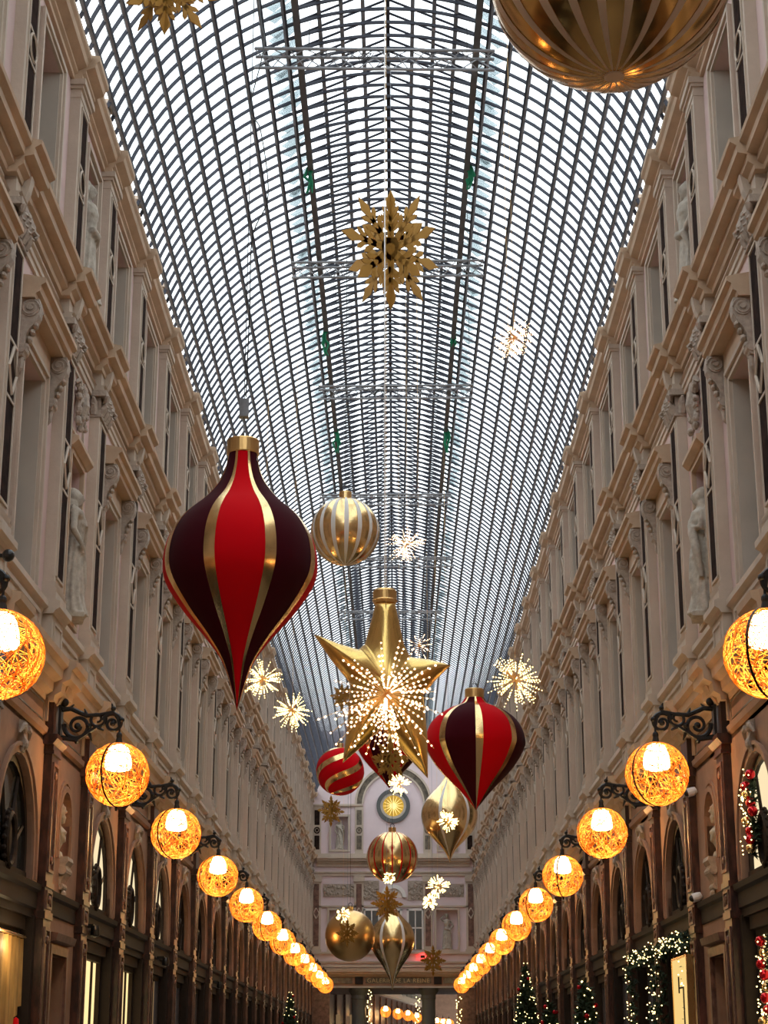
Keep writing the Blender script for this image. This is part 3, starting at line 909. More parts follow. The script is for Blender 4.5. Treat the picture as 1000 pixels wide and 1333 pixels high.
# ================================================================== CARVED FIGURES
def sculpt(w, name, m, vox=.02, smooth_it=1):
    me = w.mesh(name, m)
    o = bpy.data.objects.new('tmp', me); col.objects.link(o)
    md = o.modifiers.new('r', 'REMESH'); md.mode = 'VOXEL'; md.voxel_size = vox; md.use_smooth_shade = True
    ms = o.modifiers.new('s', 'SMOOTH'); ms.iterations = smooth_it; ms.factor = .5
    dg = bpy.context.evaluated_depsgraph_get()
    me2 = bpy.data.meshes.new_from_object(o.evaluated_get(dg))
    me2.name = name
    bpy.data.objects.remove(o)
    me2.materials.clear(); me2.materials.append(m)
    return me2

def head_geo(w, z, hair=1, x=0.0):
    w.ell((x, 0, z), (.095, .078, .118), 16, 12)
    w.ell((x+.02, 0, z-.06), (.07, .055, .06), 12, 8)                 # jaw
    w.tube([(x+.085, 0, z+.03), (x+.118, 0, z-.015), (x+.09, 0, z-.03)], [.010, .017, .012], 6)   # nose
    w.tube([(x+.082, -.045, z+.035), (x+.097, 0, z+.04), (x+.082, .045, z+.035)], .012, 6)          # brow
    w.tube([(x+.082, -.022, z-.058), (x+.095, 0, z-.055), (x+.082, .022, z-.058)], .009, 6)         # mouth
    for s_ in (-1, 1): w.ell((x-.005, s_*.078, z-.005), (.02, .012, .03), 8, 6)                      # ears
    w.ell((x-.025, 0, z+.035), (.098, .09, .105), 14, 10)
    if hair: w.ell((x-.12, 0, z+.03), (.05, .05, .05), 10, 8)
    w.tube([(x-.01, 0, z-.09), (x-.02, 0, z-.2)], [.055, .065], 10)

def hand_geo(w, p, d):
    p = Vector(p); d = Vector(d).normalized()
    side = d.cross(Vector((0, 0, 1)));
    side = side.normalized() if side.length > .1 else Vector((0, 1, 0))
    w.ell(p+d*.035, (.035, .035, .035), 8, 6)
    for k in range(4):
        a = p+d*.06+side*(k-1.5)*.016
        w.tube([a, a+d*.05, a+d*.075+Vector((0, 0, -.02))], [.010, .009, .007], 5)
    w.tube([p+side*.03, p+side*.05+d*.04], [.011, .008], 5)

def figure(kind):
    w = MB()
    w.box(-.20, .20, -.24, .24, 0, .07)
    nf = 13
    def folds(a, z): return 1+.075*math.sin(nf*a+1.5*math.sin(z*4))+.03*math.sin(5*a+z*6)
    w.lathe([(0, .05), (.25, .06), (.225, .3), (.20, .55), (.185, .8), (.165, .98), (.15, 1.06), (0, 1.10)], 52, mod=folds)
    for i in range(len(w.v)): 
        v = w.v[i]
        if v[2] > .08: w.v[i] = (v[0]*.80, v[1], v[2])
    w.tube([(0, 0, 1.0), (.015, 0, 1.15), (.02, 0, 1.30), (.0, 0, 1.42), (-.01, 0, 1.5)], [.145, .13, .155, .14, .07], 14)
    w.ell((.0, 0, 1.41), (.10, .20, .075), 14, 8)
    for s_ in (-1, 1): w.ell((.10, s_*.07, 1.29), (.06, .065, .065), 10, 8)
    head_geo(w, 1.64, kind != 'mantle', .02)
    if kind == 'arm':
        w.tube([(0, .19, 1.41), (.02, .31, 1.18), (.10, .17, 1.02)], [.055, .045, .032], 8); hand_geo(w, (.10, .17, 1.02), (.3, -1, -.2))
        w.tube([(0, -.19, 1.41), (.05, -.30, 1.52), (.04, -.14, 1.68)], [.055, .045, .032], 8); hand_geo(w, (.04, -.14, 1.68), (-.2, .6, .8))
        w.tube([(.12, -.14, 1.05), (.16, 0, 1.0), (.12, .16, .96), (.05, .2, .75)], [.05, .06, .05, .02], 8)
    else:
        w.tube([(0, .19, 1.41), (.03, .26, 1.16), (.17, .08, 1.22)], [.06, .05, .032], 8); hand_geo(w, (.17, .08, 1.22), (.0, -1, .5))
        w.tube([(0, -.19, 1.41), (.0, -.27, 1.15), (.12, -.18, .98)], [.06, .05, .032], 8); hand_geo(w, (.12, -.18, .98), (.1, .4, -1))
        # mantle over shoulders and a hanging fold
        w.tube([(-.06, -.20, 1.46), (.06, -.14, 1.40), (.13, .02, 1.30), (.14, .14, 1.12), (.10, .22, .85), (.05, .24, .5)], [.07, .07, .06, .065, .06, .03], 8)
        w.tube([(-.08, .20, 1.46), (-.10, .22, 1.1), (-.08, .22, .5)], [.07, .09, .06], 8)
        w.tube([(.13, -.10, .98), (.15, .0, .8), (.17, .05, .5), (.15, .08, .2)], [.04, .05, .05, .03], 8)
        if kind == 'mantle': w.ell((-.03, 0, 1.66), (.115, .115, .13), 14, 10); w.tube([(-.05, 0, 1.6), (-.10, 0, 1.4), (-.12, 0, 1.0)], [.12, .17, .14], 10)
        if kind == 'staff': w.tube([(.16, -.16, .06), (.17, -.15, 1.5)], .016, 6); w.ell((.17, -.15, 1.52), (.04, .04, .05), 8, 6)
    return sculpt(w, 'figure_'+kind, M['statue'], .016)
figs = {k: figure(k) for k in ('arm', 'mantle', 'staff')}
yn = (P[1]+P[2])/2
def statue(kind, loc, rz, sc, label):
    o = put('statue', figs[kind], None, loc, (0, 0, rz), (sc,)*3)
    o['label'] = label; o['category'] = 'statue'; return o
statue('arm', (-W-.02, yn, 10.85), 0, 1.02, 'bare-shouldered stone statue in the upper niche of the left wall')
statue('mantle', (-W+.03, yn, 6.72), R(12), .95, 'cloaked stone statue in the middle niche of the left wall, under the carved relief')
statue('arm', (W+.02, yn, 10.85), PI, 1.02, 'bare-shouldered stone statue in the upper niche of the right wall')
statue('mantle', (W-.03, yn, 6.72), PI-R(8), .95, 'hooded stone statue in the middle niche of the right wall, looking down')
statue('mantle', (-2.55, YE+.16, 10.95), -PI/2, .80, 'small stone statue in the upper left niche of the far end wall')
statue('staff', (2.55, YE+.16, 10.95), -PI/2, .80, 'small stone statue in the upper right niche of the far end wall')
statue('staff', (-2.5, YE+.16, 6.35), -PI/2, .93, 'stone statue in the lower left niche of the far end wall')
statue('arm', (2.5, YE+.16, 6.35), -PI/2, .93, 'stone statue in the lower right niche of the far end wall')
# busts
w = MB()
w.tube([(0, 0, .0), (0, 0, .07)], [.12, .10], 12); w.tube([(0, 0, .06), (0, 0, .16), (.0, 0, .30), (0, 0, .38)], [.05, .10, .15, .07], 14)
w.ell((0, 0, .31), (.10, .19, .09), 12, 8); head_geo(w, .55, 1, .02)
w.tube([(.06, -.15, .34), (.11, 0, .2), (.08, .14, .30)], .035, 8); w.tube([(.09, 0, .47), (.10, 0, .40)], [.045, .02], 8)
bust = sculpt(w, 'bust', M['statue'], .013)
for s_, lab in ((-1, 'bearded stone bust in the small arched niche of the left wall, above a doorway'), (1, 'stone bust in the small arched niche of the right wall, between two white cameras')):
    o = put('bust', bust, None, (s_*(W-.01), yn, 3.84), (0, 0, 0 if s_ < 0 else PI), (.92, 1.0, 1.0)); o['label'] = lab; o['category'] = 'bust'

# ================================================================== WALL LAMPS
def globe_mesh(seed, r=.36, n=330):
    rr = random.Random(seed); w = MB()
    for i in range(n):
        ax = Vector((rr.gauss(0, 1), rr.gauss(0, 1), rr.gauss(0, 1))).normalized()
        u = ax.orthogonal().normalized(); v = ax.cross(u)
        st_ = rr.uniform(0, 2*PI); ln = rr.uniform(.5, 1.7); dd = rr.uniform(-.35, .35)
        seg = max(4, int(ln*6)); pts = []
        rad = r*(1-.035*rr.random())
        for j in range(seg+1):
            a = st_+ln*j/seg
            q = (u*math.cos(a)+v*math.sin(a))*math.sqrt(1-dd*dd)+ax*dd
            pts.append(q.normalized()*rad)
        w.tube(pts, rr.choice((.0028, .0035, .0045)), 3, False)
    return w.mesh('woven_globe', M['cord'])
globes = [globe_mesh(11), globe_mesh(12)]
w = MB(); pr = [(.0, .345), (.05, .34), (.095, .315), (.125, .26), (.144, .19), (.152, .12), (.15, .08), (.13, .055), (.08, .04), (.0, .035)]
w.lathe(pr, 20); bell = w.mesh('glowing_bell_shade', M['bell'], True)
w = MB()
for i in range(30):
    a0 = -PI/2+PI*i/30; a1 = -PI/2+PI*(i+1)/30
n = 40
w.strip([(.368*math.cos(2*PI*i/n), -.009, .368*math.sin(2*PI*i/n)) for i in range(n+1)], [(.368*math.cos(2*PI*i/n), .009, .368*math.sin(2*PI*i/n)) for i in range(n+1)])
w.strip([(.362*math.cos(2*PI*i/n), .009, .362*math.sin(2*PI*i/n)) for i in range(n+1)], [(.362*math.cos(2*PI*i/n), -.009, .362*math.sin(2*PI*i/n)) for i in range(n+1)])
w.tube([(0, 0, -.36), (0, 0, -.41)], [.02, .012], 8)
band = w.mesh('dark_metal_band', M['iron'])
# bracket: local origin at globe centre; wall towards -x at distance Lb
Lb = .68
w = MB()
def sc_(cx, cz, r0, r1, turns, ph, t=.022, y=0):
    w.tube([(cx+(r0+(r1-r0)*i/30)*math.cos(ph+turns*2*PI*i/30), y, cz+(r0+(r1-r0)*i/30)*math.sin(ph+turns*2*PI*i/30)) for i in range(31)], [t*(1-.45*i/30) for i in range(31)], 6)
zc = .58
w.box(-Lb-.01, -Lb+.02, -.07, .07, zc-.19, zc+.20)
sc_(-Lb+.20, zc-.03, .155, .04, 1.5, PI*.95, .027); sc_(-Lb+.42, zc+.05, .10, .03, -1.3, PI*.1, .022)
sc_(-Lb+.60, zc-.0, .125, .03, -1.45, PI*.9, .025)
w.tube([(-Lb+.02, 0, zc+.16), (-Lb+.12, 0, zc+.17), (-Lb+.3, 0, zc+.09), (-Lb+.45, 0, zc+.10), (-Lb+.6, 0, zc+.13), (-.02, 0, zc+.06), (0, 0, zc-.04)], [.03, .028, .026, .022, .024, .022, .02], 6)
w.tube([(-Lb+.02, 0, zc-.16), (-Lb+.2, 0, zc-.19), (-Lb+.33, 0, zc-.10), (-Lb+.42, 0, zc-.04), (-Lb+.5, 0, zc-.08)], [.03, .026, .025, .024, .012], 6)
for p, q_ in (((-Lb+.04, 0, zc+.24), .05), ((-Lb+.60, 0, zc+.17), .03), ((0.02, 0, zc+.04), .032), ((-Lb+.33, 0, zc-.03), .035), ((-Lb+.20, 0, zc-.03), .04), ((-Lb+.6, 0, zc), .034), ((-Lb+.2, 0, zc-.21), .028)): w.ell(p, (q_, .035, q_), 10, 6)
for (a, b) in (((-Lb+.30, 0, zc+.1), (-Lb+.27, 0, zc+.17)), ((-Lb+.60, 0, zc+.15), (-Lb+.58, 0, zc+.23)), ((-Lb+.34, 0, zc-.12), (-Lb+.37, 0, zc-.20)), ((-Lb+.1, 0, zc+.17), (-Lb+.15, 0, zc+.22))):
    w.tube([a, b], [.022, .006], 6)
brk = w.mesh('iron_scroll_bracket', M['iron'], False)
w = MB(); w.tube([(0, 0, zc-.03), (0, 0, .42)], .012, 6); w.ell((0, 0, .44), (.035, .035, .045), 10, 6); w.tube([(0, 0, .42), (0, 0, .33)], [.03, .05], 10)
hook = w.mesh('lamp_hook', M['iron'])
ordn = ['half out of frame', 'nearest whole one', 'third from the front', 'fourth from the front', 'fifth from the front', 'sixth from the front', 'seventh from the front', 'sixth from the far end', 'fifth from the far end', 'fourth from the far end', 'third from the far end', 'second from the far end', 'last before the far end wall']
lampY = [P[-1], P[1]] + [P[3]+2*B*k for k in range(10)]
ordn = ['partly out of frame at the picture edge', 'nearest one wholly in view', 'third from the front', 'fourth from the front', 'fifth from the front', 'sixth from the front', 'seventh from the front', 'fifth from the far end', 'fourth from the far end', 'third from the far end', 'second from the far end', 'last before the far end wall']
def lamp(loc, rz, gi, label, group, power=LAMP_W, bracket=True):
    t = thing('wall_lamp', label, 'lamp', loc, (0, 0, rz), group)
    put('woven_globe', globes[gi % 2], t, rot=(0, 0, gi*1.3))
    put('glowing_bell_shade', bell, t)
    put('dark_metal_band', band, t, rot=(0, 0, [0.25, 1.2, .9, .6][gi % 4]))
    put('lamp_hook', hook, t)
    if bracket: put('iron_scroll_bracket', brk, t)
    if power:
        ld = bpy.data.lights.new('bulb', 'POINT'); ld.energy = power; ld.color = (1.0, .56, .20); ld.shadow_soft_size = .10
        lo = bpy.data.objects.new('bulb', ld); col.objects.link(lo); lo.parent = t; lo.location = (0, 0, -.08)
    return t
for side in (-1, 1):
    for k, y in enumerate(lampY):
        nm = 'left' if side < 0 else 'right'
        lamp((side*3.04, y, 4.64), 0 if side < 0 else PI, k+(2 if side > 0 else 0), 'amber woven globe lamp, %s wall, %s' % (nm, ordn[k]), 'globe lamps along the %s wall' % nm)
# lamps of the gallery beyond
for k, (px, zz) in enumerate(((-.55, 4.35), (.25, 4.3), (.95, 4.27), (1.6, 4.2))):
    lamp((px, YE+34+k*4, zz), 0, k, 'small distant globe lamp seen through the end passage, %s in its row' % ('leftmost', 'second', 'third', 'rightmost')[k], 'globe lamps of the gallery beyond', LAMP_W*.8, False)
for k in range(3):
    lamp((2.75+k*.38, YE+34, 3.62-.04*k), 0, k, 'small low globe lamp at the very bottom of the passage, %s of three' % ('left', 'middle', 'right')[k], 'low globe lamps beyond the passage', 0, False)

# ================================================================== TRUSSES UNDER THE ROOF
def truss(y, z, x0, x1, tilt, label):
    t = thing('lighting_truss', label, 'truss', (0, y, z), (0, R(tilt), 0), 'lighting trusses hung under the glass roof')
    q_ = .115
    ch = ((-q_, q_), (q_, q_), (0, -q_*1.15))
    for (dy, dz) in ch:
        put('chord', MB().tube([(x0, dy, dz), (x1, dy, dz)], .024, 8).mesh('chord', M['truss']), t)
    w = MB(); n = int((x1-x0)/.24); st = (x1-x0)/n
    for i in range(n):
        a = x0+i*st; b = a+st
        for (p, q2) in ((ch[0], ch[1]), (ch[1], ch[2]), (ch[2], ch[0])):
            s_, e_ = (p, q2) if i % 2 else (q2, p)
            w.tube([(a, s_[0], s_[1]), (b, e_[0], e_[1])], .010, 4)
    put('lacing', w.mesh('lacing', M['truss']), t)
    for x in (-1.15, 1.15): put('suspension_wire', MB().tube([(x, 0, q_), (x, 0, 16.05-z)], .006, 4).mesh('suspension_wire', M['iron']), t)
    w = MB(); cx = -.35
    for k in range(3): w.tube([(cx+.07*math.cos(2*PI*i/14)+.04*k, -q_-.02-.01*k, -.03+.07*math.sin(2*PI*i/14+k)) for i in range(15)], .006, 5)
    w.tube([(cx, -q_, .1), (cx+.5, -q_-.02, .08), (cx+1.0, -q_, .12)], .01, 5)
    put('coiled_cable', w.mesh('coiled_cable', M['iron']), t)
for y, z, x0, x1, tl, lb in ((22.95, 15.42, -1.93, 1.55, .9, 'aluminium lighting truss under the glass roof, nearest and topmost in the picture'),
                         (29.9, 15.3, -1.78, 1.72, -.6, 'aluminium lighting truss passing behind the large gold snowflake'),
                         (36.2, 15.3, -1.55, 1.78, -.4, 'aluminium lighting truss halfway along the roof, below the large snowflake'),
                         (44.0, 15.3, -1.85, 1.55, -.3, 'aluminium lighting truss just above the white-striped gold ball'),
                         (50.1, 15.3, -1.1, 1.8, -.3, 'aluminium lighting truss just below the upper starburst light'),
                         (56.6, 15.3, -1.75, 1.6, 0, 'aluminium lighting truss behind the neck of the gold star')):
    truss(y, z, x0, x1, tl, lb)

# green cloths tied to the beams
def cloth(p, label, sd, L=.7):
    rr = random.Random(sd); w = MB()
    for k in range(3):
        x = rr.uniform(-.05, .05)
        pts = [(x, 0, .1), (x+rr.uniform(-.06, .06), -.02, -.1), (x+rr.uniform(-.08, .08), 0, -L*.5), (x+rr.uniform(-.06, .06), .02, -L)]
        w.tube(pts, [.02, .03, .028, .01], 6)
    w.ell((0, 0, .02), (.05, .06, .04), 8, 6)
    o = put('green_cloth', w.mesh('green_cloth', M['cloth_green']), None, p); o['label'] = label; o['category'] = 'cloth'; o['group'] = 'green cloths tied to the roof beams'
cloth((-1.32, 27.2, 15.86), 'green cloth tied to the left roof beam, nearest the camera', 1, .38)
cloth((1.34, 27.2, 15.88), 'green cloth tied to the right roof beam, nearest the camera', 2, .34)
cloth((-1.32, 34.2, 15.86), 'green cloth tied to the left roof beam, second from the camera', 3, .50)
cloth((1.34, 34.6, 15.88), 'green cloth knotted on the right roof beam, second from the camera', 4, .16)
cloth((-1.32, 40.4, 15.86), 'green cloth tied to the left roof beam, third from the camera', 5, .50)
cloth((1.34, 40.4, 15.86), 'green cloth tied to the right roof beam, third from the camera', 6, .50)

# ================================================================== CHRISTMAS ORNAMENTS
def smooth_prof(pr, n=44):
    """Catmull-Rom through (r,z)"""
    P_ = [pr[0]]+list(pr)+[pr[-1]]; out = []; segs = len(pr)-1; k = max(2, n//segs)
    for i in range(segs):
        a, b, c_, d = P_[i], P_[i+1], P_[i+2], P_[i+3]
        for j in range(k):
            t = j/k
            out.append(tuple(max(0, .5*((2*b[q])+(-a[q]+c_[q])*t+(2*a[q]-5*b[q]+4*c_[q]-d[q])*t*t+(-a[q]+3*b[q]-3*c_[q]+d[q])*t**3)) if q == 0 else .5*((2*b[q])+(-a[q]+c_[q])*t+(2*a[q]-5*b[q]+4*c_[q]-d[q])*t*t+(-a[q]+3*b[q]-3*c_[q]+d[q])*t**3) for q in (0, 1)))
    out.append(pr[-1]); return out
def ball_prof(r, n=30): return [(r*math.sin(PI*i/n), -r*math.cos(PI*i/n)) for i in range(n+1)]
def sc(pr, s): return [(a*s, b*s) for a, b in pr]
def grow(pr, d): return [(a+d if a > .02 else a, b) for a, b in pr]

def snap(l):                                        # hang every wire from a glazing rib
    y = RY0+DR*round((l[1]-RY0)/DR); k = y/l[1]
    return (.09+(l[0]-.09)*k, y, 1.6+(l[2]-1.6)*k)
def cap_and_wire(t, rcap, z0, z1, m='goldsat', ztop=15.9, rot=None):
    t.location = snap(t.location)
    w = MB().lathe([(0, z0), (rcap, z0), (rcap*1.03, z0+.01), (rcap*1.03, z1-.01), (rcap, z1), (0, z1)], 28)
    c_ = put('cap', w.mesh('cap', M[m]), t)
    w = MB().tube([(.05*math.cos(2*PI*i/16), 0, z1+.05+.05*math.sin(2*PI*i/16)) for i in range(17)], .010, 5)
    put('hanging_ring', w.mesh('hanging_ring', M['steel']), t)
    h = 12.3+math.sqrt(3.909**2-t.location.x**2)-t.location.z
    w = MB().tube([(0, 0, z1+.09), (0, 0, h)], .005, 4)
    put('suspension_wire', w.mesh('suspension_wire', M['iron']), t)
def panelled(label, loc, rz, prof, capr, capz, mats=('red', 'dkred'), ribbon='gold'):
    t = thing('hanging_ornament', label, 'christmas ornament', loc, (0, 0, rz))
    rw_ = R(8.5); pw = R(45)-rw_
    A = MB().lathe(prof, 8, -pw/2-.01, pw/2+.01)
    mA = {k: A.mesh(k, M[m], True) for k, m in (('bright_panel', mats[0]), ('dark_panel', mats[1]))}
    rb = MB().lathe(grow(prof, .006), 3, -rw_/2, rw_/2).mesh('gold_ribbon', M[ribbon], True)
    for k in range(8):
        nm = 'dark_panel' if k % 2 else 'bright_panel'
        put(nm, mA[nm], t, rot=(0, 0, k*PI/4))
        put('gold_ribbon', rb, t, rot=(0, 0, k*PI/4+PI/8))
    cap_and_wire(t, capr, capz[0], capz[1])
    return t
RED1 = [(.0, -1.86), (.03, -1.74), (.085, -1.54), (.20, -1.23), (.41, -.93), (.69, -.60), (.93, -.25), (1.0, .0), (.965, .30), (.85, .55), (.69, .74), (.48, .93), (.31, 1.15), (.22, 1.38), (.195, 1.58)]
t = panelled('very large bright red and burgundy teardrop ornament with gold ribbons, hanging by the left wall', (-1.51, 17.89, 6.43), R(-85.5), smooth_prof(sc(RED1, .8), 56), .165, (1.24, 1.40))
w = MB().box(-.05, .05, -.05, .05, 1.66, 1.86).tube([(-.08, 0, 1.45), (0, 0, 1.66), (.08, 0, 1.45)], .006, 4)
put('hoist', w.mesh('hoist', M['flash']), t)
RED2 = [(.0, -1.33), (.10, -1.20), (.33, -.93), (.74, -.5), (.97, -.13), (1.0, .06), (.94, .30), (.80, .50), (.55, .68), (.30, .79), (.19, .92)]
panelled('large bright red and burgundy teardrop ornament with gold ribbons, hanging right of the gold star', (1.38, 28.67, 6.42), R(-155), smooth_prof(sc(RED2, .80), 50), .15, (.72, .88))
panelled('burgundy and red pointed ornament half hidden behind the gold star and a snowflake', (-.06, 45.38, 9.15), R(-155), smooth_prof(sc(RED2, .80), 44), .15, (.72, .88))

def striped(label, loc, r, body, stripe, n, wdeg, twist=0, tilt=(0, 0, 0), prof=None, capr=.1, cat='christmas ornament', name='hanging_ball', capm='gold', hub=None, segs=4):
    t = thing(name, label, cat, loc, (0, 0, tilt[2]))
    lean = Euler((0, tilt[1], 0)).to_matrix()
    pr = prof or ball_prof(r, 36)
    put('body', MB().lathe(pr, 56).mesh('body', M[body], True), t, rot=(0, tilt[1], 0))
    if stripe:
        if twist:
            st = MB().lathe(grow(pr, .006), segs, -R(wdeg)/2, R(wdeg)/2, twist=twist)
        else:
            st = MB().lathe(grow(pr, .004), 3, -R(wdeg)/2, R(wdeg)/2)
        me = st.mesh('stripe', M[stripe], True)
        for k in range(n): put('stripe', me, t, rot=(lean @ Euler((0, 0, 2*PI*k/n)).to_matrix()).to_euler())
    if hub:
        w = MB().lathe([(0, -r-.012), (hub*.9, -r-.010), (hub, -r-.006), (hub, -r+.01)], 24)
        put('bottom_disc', w.mesh('bottom_disc', M[stripe]), t)
    ztop = pr[-1][1]
    cap_and_wire(t, capr, ztop-.03, ztop+.10, capm)
    return t
striped('huge mirror gold ball with tan stripes at the top right edge of the picture', (1.42, 9.58, 8.0), .75, 'golddk', 'tan', 20, 5.6, hub=.062, tilt=(0, 0, R(4)))
striped('white-striped shiny gold ball hanging above the star, right of the large red ornament', (-.63, 24.95, 8.89), .50, 'gold', 'white', 16, 7.5, capr=.09, tilt=(0, 0, R(4)))
striped('bright red velvet ball with slanting gold ribbons, left of the star tip', (-1.28, 44.46, 8.38), .60, 'red', 'gold', 6, 20, twist=1.9, tilt=(0, R(24), 0), capr=.08)
striped('mirror gold ball with thin red stripes below the round window', (.01, 48.73, 6.72), .69, 'gold', 'red', 16, 3.2, capr=.10)
striped('plain satin gold ball without stripes, low on the left before the far wall', (-1.19, 51.88, 4.86), .71, 'goldsat', None, 0, 0, capr=.09)
GF1 = [(0, -1.66), (.04, -1.5), (.20, -1.2), (.48, -.9), (.86, -.48), (1.0, 0), (.90, .42), (.62, .80), (.34, 1.08), (.17, 1.35), (.13, 1.5)]
GF2 = [(0, -2.3), (.05, -2.05), (.14, -1.75), (.26, -1.5), (.46, -1.16), (.72, -.8), (.93, -.42), (1.0, 0), (.86, .5), (.55, .85), (.32, 1.1), (.2, 1.3)]
striped('gold teardrop ornament with white stripes below the right red one', (1.58, 49.58, 7.93), .78, 'gold', 'white', 6, 7, prof=smooth_prof(sc(GF1, .78), 50), capr=.1, name='hanging_ornament', tilt=(0, 0, R(10)))
striped('lowest gold teardrop ornament with white stripes and long tip, in front of the far wall', (-.01, 59.89, 5.27), .73, 'gold', 'white', 6, 8, prof=smooth_prof(sc(GF2, .73), 50), capr=.13, name='hanging_ornament', tilt=(0, 0, 0))

# inflated gold star
st = thing('hanging_star', 'huge inflated five-pointed gold fabric star with a capped neck', 'christmas star', snap((-.02, 22.54, 6.16)), (0, 0, R(4)))
sc0 = .00987
OUT = [(489, 781), (485, 800), (475, 838), (466, 846), (440, 838), (408, 826), (430, 858), (456, 890), (454, 930), (447, 994), (472, 972), (499, 946), (528, 982), (556, 1012), (556, 960), (551, 905), (566, 886), (587, 865), (560, 858), (534, 855), (526, 838), (518, 800), (514, 781)]
OUT = [((x-503)*sc0, (890-y)*sc0) for x, y in OUT]
poly = []
for i in range(len(OUT)):
    a, b = OUT[i], OUT[(i+1) % len(OUT)]
    for j in range(8): poly.append((a[0]+(b[0]-a[0])*j/8, a[1]+(b[1]-a[1])*j/8))
samp = []
for i in range(len(OUT)):
    a, b = OUT[i], OUT[(i+1) % len(OUT)]
    L_ = math.hypot(b[0]-a[0], b[1]-a[1]); k_ = max(4, int(L_/.012))
    samp += [(a[0]+(b[0]-a[0])*(j+.5)/k_, a[1]+(b[1]-a[1])*(j+.5)/k_, L_/k_) for j in range(k_)]
def dist(p):
    best = 9
    for i in range(len(OUT)):
        a, b = OUT[i], OUT[(i+1) % len(OUT)]
        dx, dz = b[0]-a[0], b[1]-a[1]; t_ = max(0, min(1, ((p[0]-a[0])*dx+(p[1]-a[1])*dz)/(dx*dx+dz*dz)))
        best = min(best, math.hypot(p[0]-a[0]-t_*dx, p[1]-a[1]-t_*dz))
    if best < .02: return best
    S_ = 0
    for x, z, ds in samp: S_ += ds/((x-p[0])**2+(z-p[1])**2)**1.5
    return math.sqrt(2/S_)
w = MB(); cx, cz = -.02, -.06; rings = 16
for sgn in (-1, 1):
    base = len(w.v)
    for k in range(rings+1):
        s_ = 1-(1-k/rings)**1.6 if k < rings else 1
        for (x, z) in poly:
            px_, pz_ = cx+(x-cx)*s_, cz+(z-cz)*s_
            d = dist((px_, pz_)) if k < rings else 0
            w.v.append((px_, sgn*.70*math.sqrt(d)*(1-.1*d), pz_))
    n = len(poly)
    for k in range(rings):
        for i in range(n):
            j = (i+1) % n
            f_ = (base+k*n+i, base+k*n+j, base+(k+1)*n+j, base+(k+1)*n+i)
            w.f.append(f_ if sgn > 0 else f_[::-1])
sm = w.mesh('star_body', M['goldfab'], True)
bm = bmesh.new(); bm.from_mesh(sm); bmesh.ops.remove_doubles(bm, verts=bm.verts, dist=.0008); 
for _ in range(4): bmesh.ops.smooth_vert(bm, verts=bm.verts, factor=.35, use_axis_x=False, use_axis_y=True, use_axis_z=False)
bmesh.ops.recalc_face_normals(bm, faces=bm.faces); bm.to_mesh(sm); bm.free()
sm.polygons.foreach_set('use_smooth', [True]*len(sm.polygons))
put('star_body', sm, st)
zc_ = (890-781)*sc0
w = MB().lathe([(0, zc_-.03), (.145, zc_-.03), (.155, zc_), (.155, zc_+.13), (.14, zc_+.155), (0, zc_+.155)], 28, c=(-.02, 0, 0))
w.lathe([(.15, zc_+.0), (.165, zc_+.01), (.15, zc_+.03)], 28, c=(-.02, 0, 0))
put('neck_cap', w.mesh('neck_cap', M['goldsat']), st)
w = MB().tube([(-.02, 0, zc_+.15), (-.02, 0, 16.208-6.16)], .009, 4)
put('suspension_wire', w.mesh('suspension_wire', M['white']), st)
w = MB().tube([(-.12, 0, zc_+.17), (-.02, 0, zc_+.36), (.08, 0, zc_+.17)], .006, 4)
put('sling', w.mesh('sling', M['flash']), st)
w = MB().tube([(-.02, -.19, zc_-.05), (-.02, -.235, zc_-.3), (-.02, -.30, zc_-.6)], .004, 4)
put('seam', w.mesh('seam', M['golddk']), st)

# snowflakes of matt gold card
def flake_plate(r, arms=8, th=.014):
    w = MB()
    def blade(org, ang, pts):
        ca, sa = math.cos(ang), math.sin(ang)
        P2 = [(org[0]+u*ca-v*sa, org[1]+u*sa+v*ca) for u, v in pts]
        n = len(w.v); k = len(P2)
        w.v += [(a, -th/2, b) for a, b in P2]+[(a, th/2, b) for a, b in P2]
        w.f.append(tuple(range(n, n+k))); w.f.append(tuple(range(n+2*k-1, n+k-1, -1)))
        for i in range(k):
            j = (i+1) % k; w.f.append((n+j, n+i, n+k+i, n+k+j))
    for a in range(arms):
        A = 2*PI*a/arms+PI/2; L = r*(1 if a % 2 == 0 else .94)
        blade((0, 0), A, [(.10*r, -.08*r), (.40*r, -.055*r), (.64*L, -.045*L), (.82*L, -.105*L), (1.03*L, 0), (.82*L, .105*L), (.64*L, .045*L), (.40*r, .055*r), (.10*r, .08*r)])
        for (q_, l_, ww) in ((.32, .31, .050), (.50, .27, .045)):
            o_ = (q_*r*math.cos(A), q_*r*math.sin(A))
            for s_ in (-1, 1): blade(o_, A+s_*R(42), [(0, -ww*r*.7), (l_*r*.75, -ww*r), (l_*r, 0), (l_*r*.75, ww*r), (0, ww*r*.7)])
    n = 16
    blade((0, 0), 0, [(.20*r*math.cos(2*PI*i/n), .20*r*math.sin(2*PI*i/n)) for i in range(n)])
    return w.mesh('snowflake_plate', M['flake'])
def flake(label, loc, r, y1, y2, wire=True):
    loc = snap(loc)
    t = thing('hanging_snowflake', label, 'snowflake decoration', loc, (0, 0, 0), 'gold card snowflakes hung along the gallery')
    me = flake_plate(r)
    put('snowflake_plate', me, t, rot=(0, 0, R(y1)))
    if y2 is not None: put('snowflake_plate', me, t, rot=(0, 0, R(y2)))
    w = MB().tube([(0, 0, r*.98), (0, 0, 12.3+math.sqrt(3.909**2-loc[0]**2)-loc[2])], .004, 4); put('suspension_wire', w.mesh('suspension_wire', M['flash']), t)
flake('gold card snowflake cut by the top left edge of the picture', (-2.33, 16.58, 12.55), .62, 32, -40)
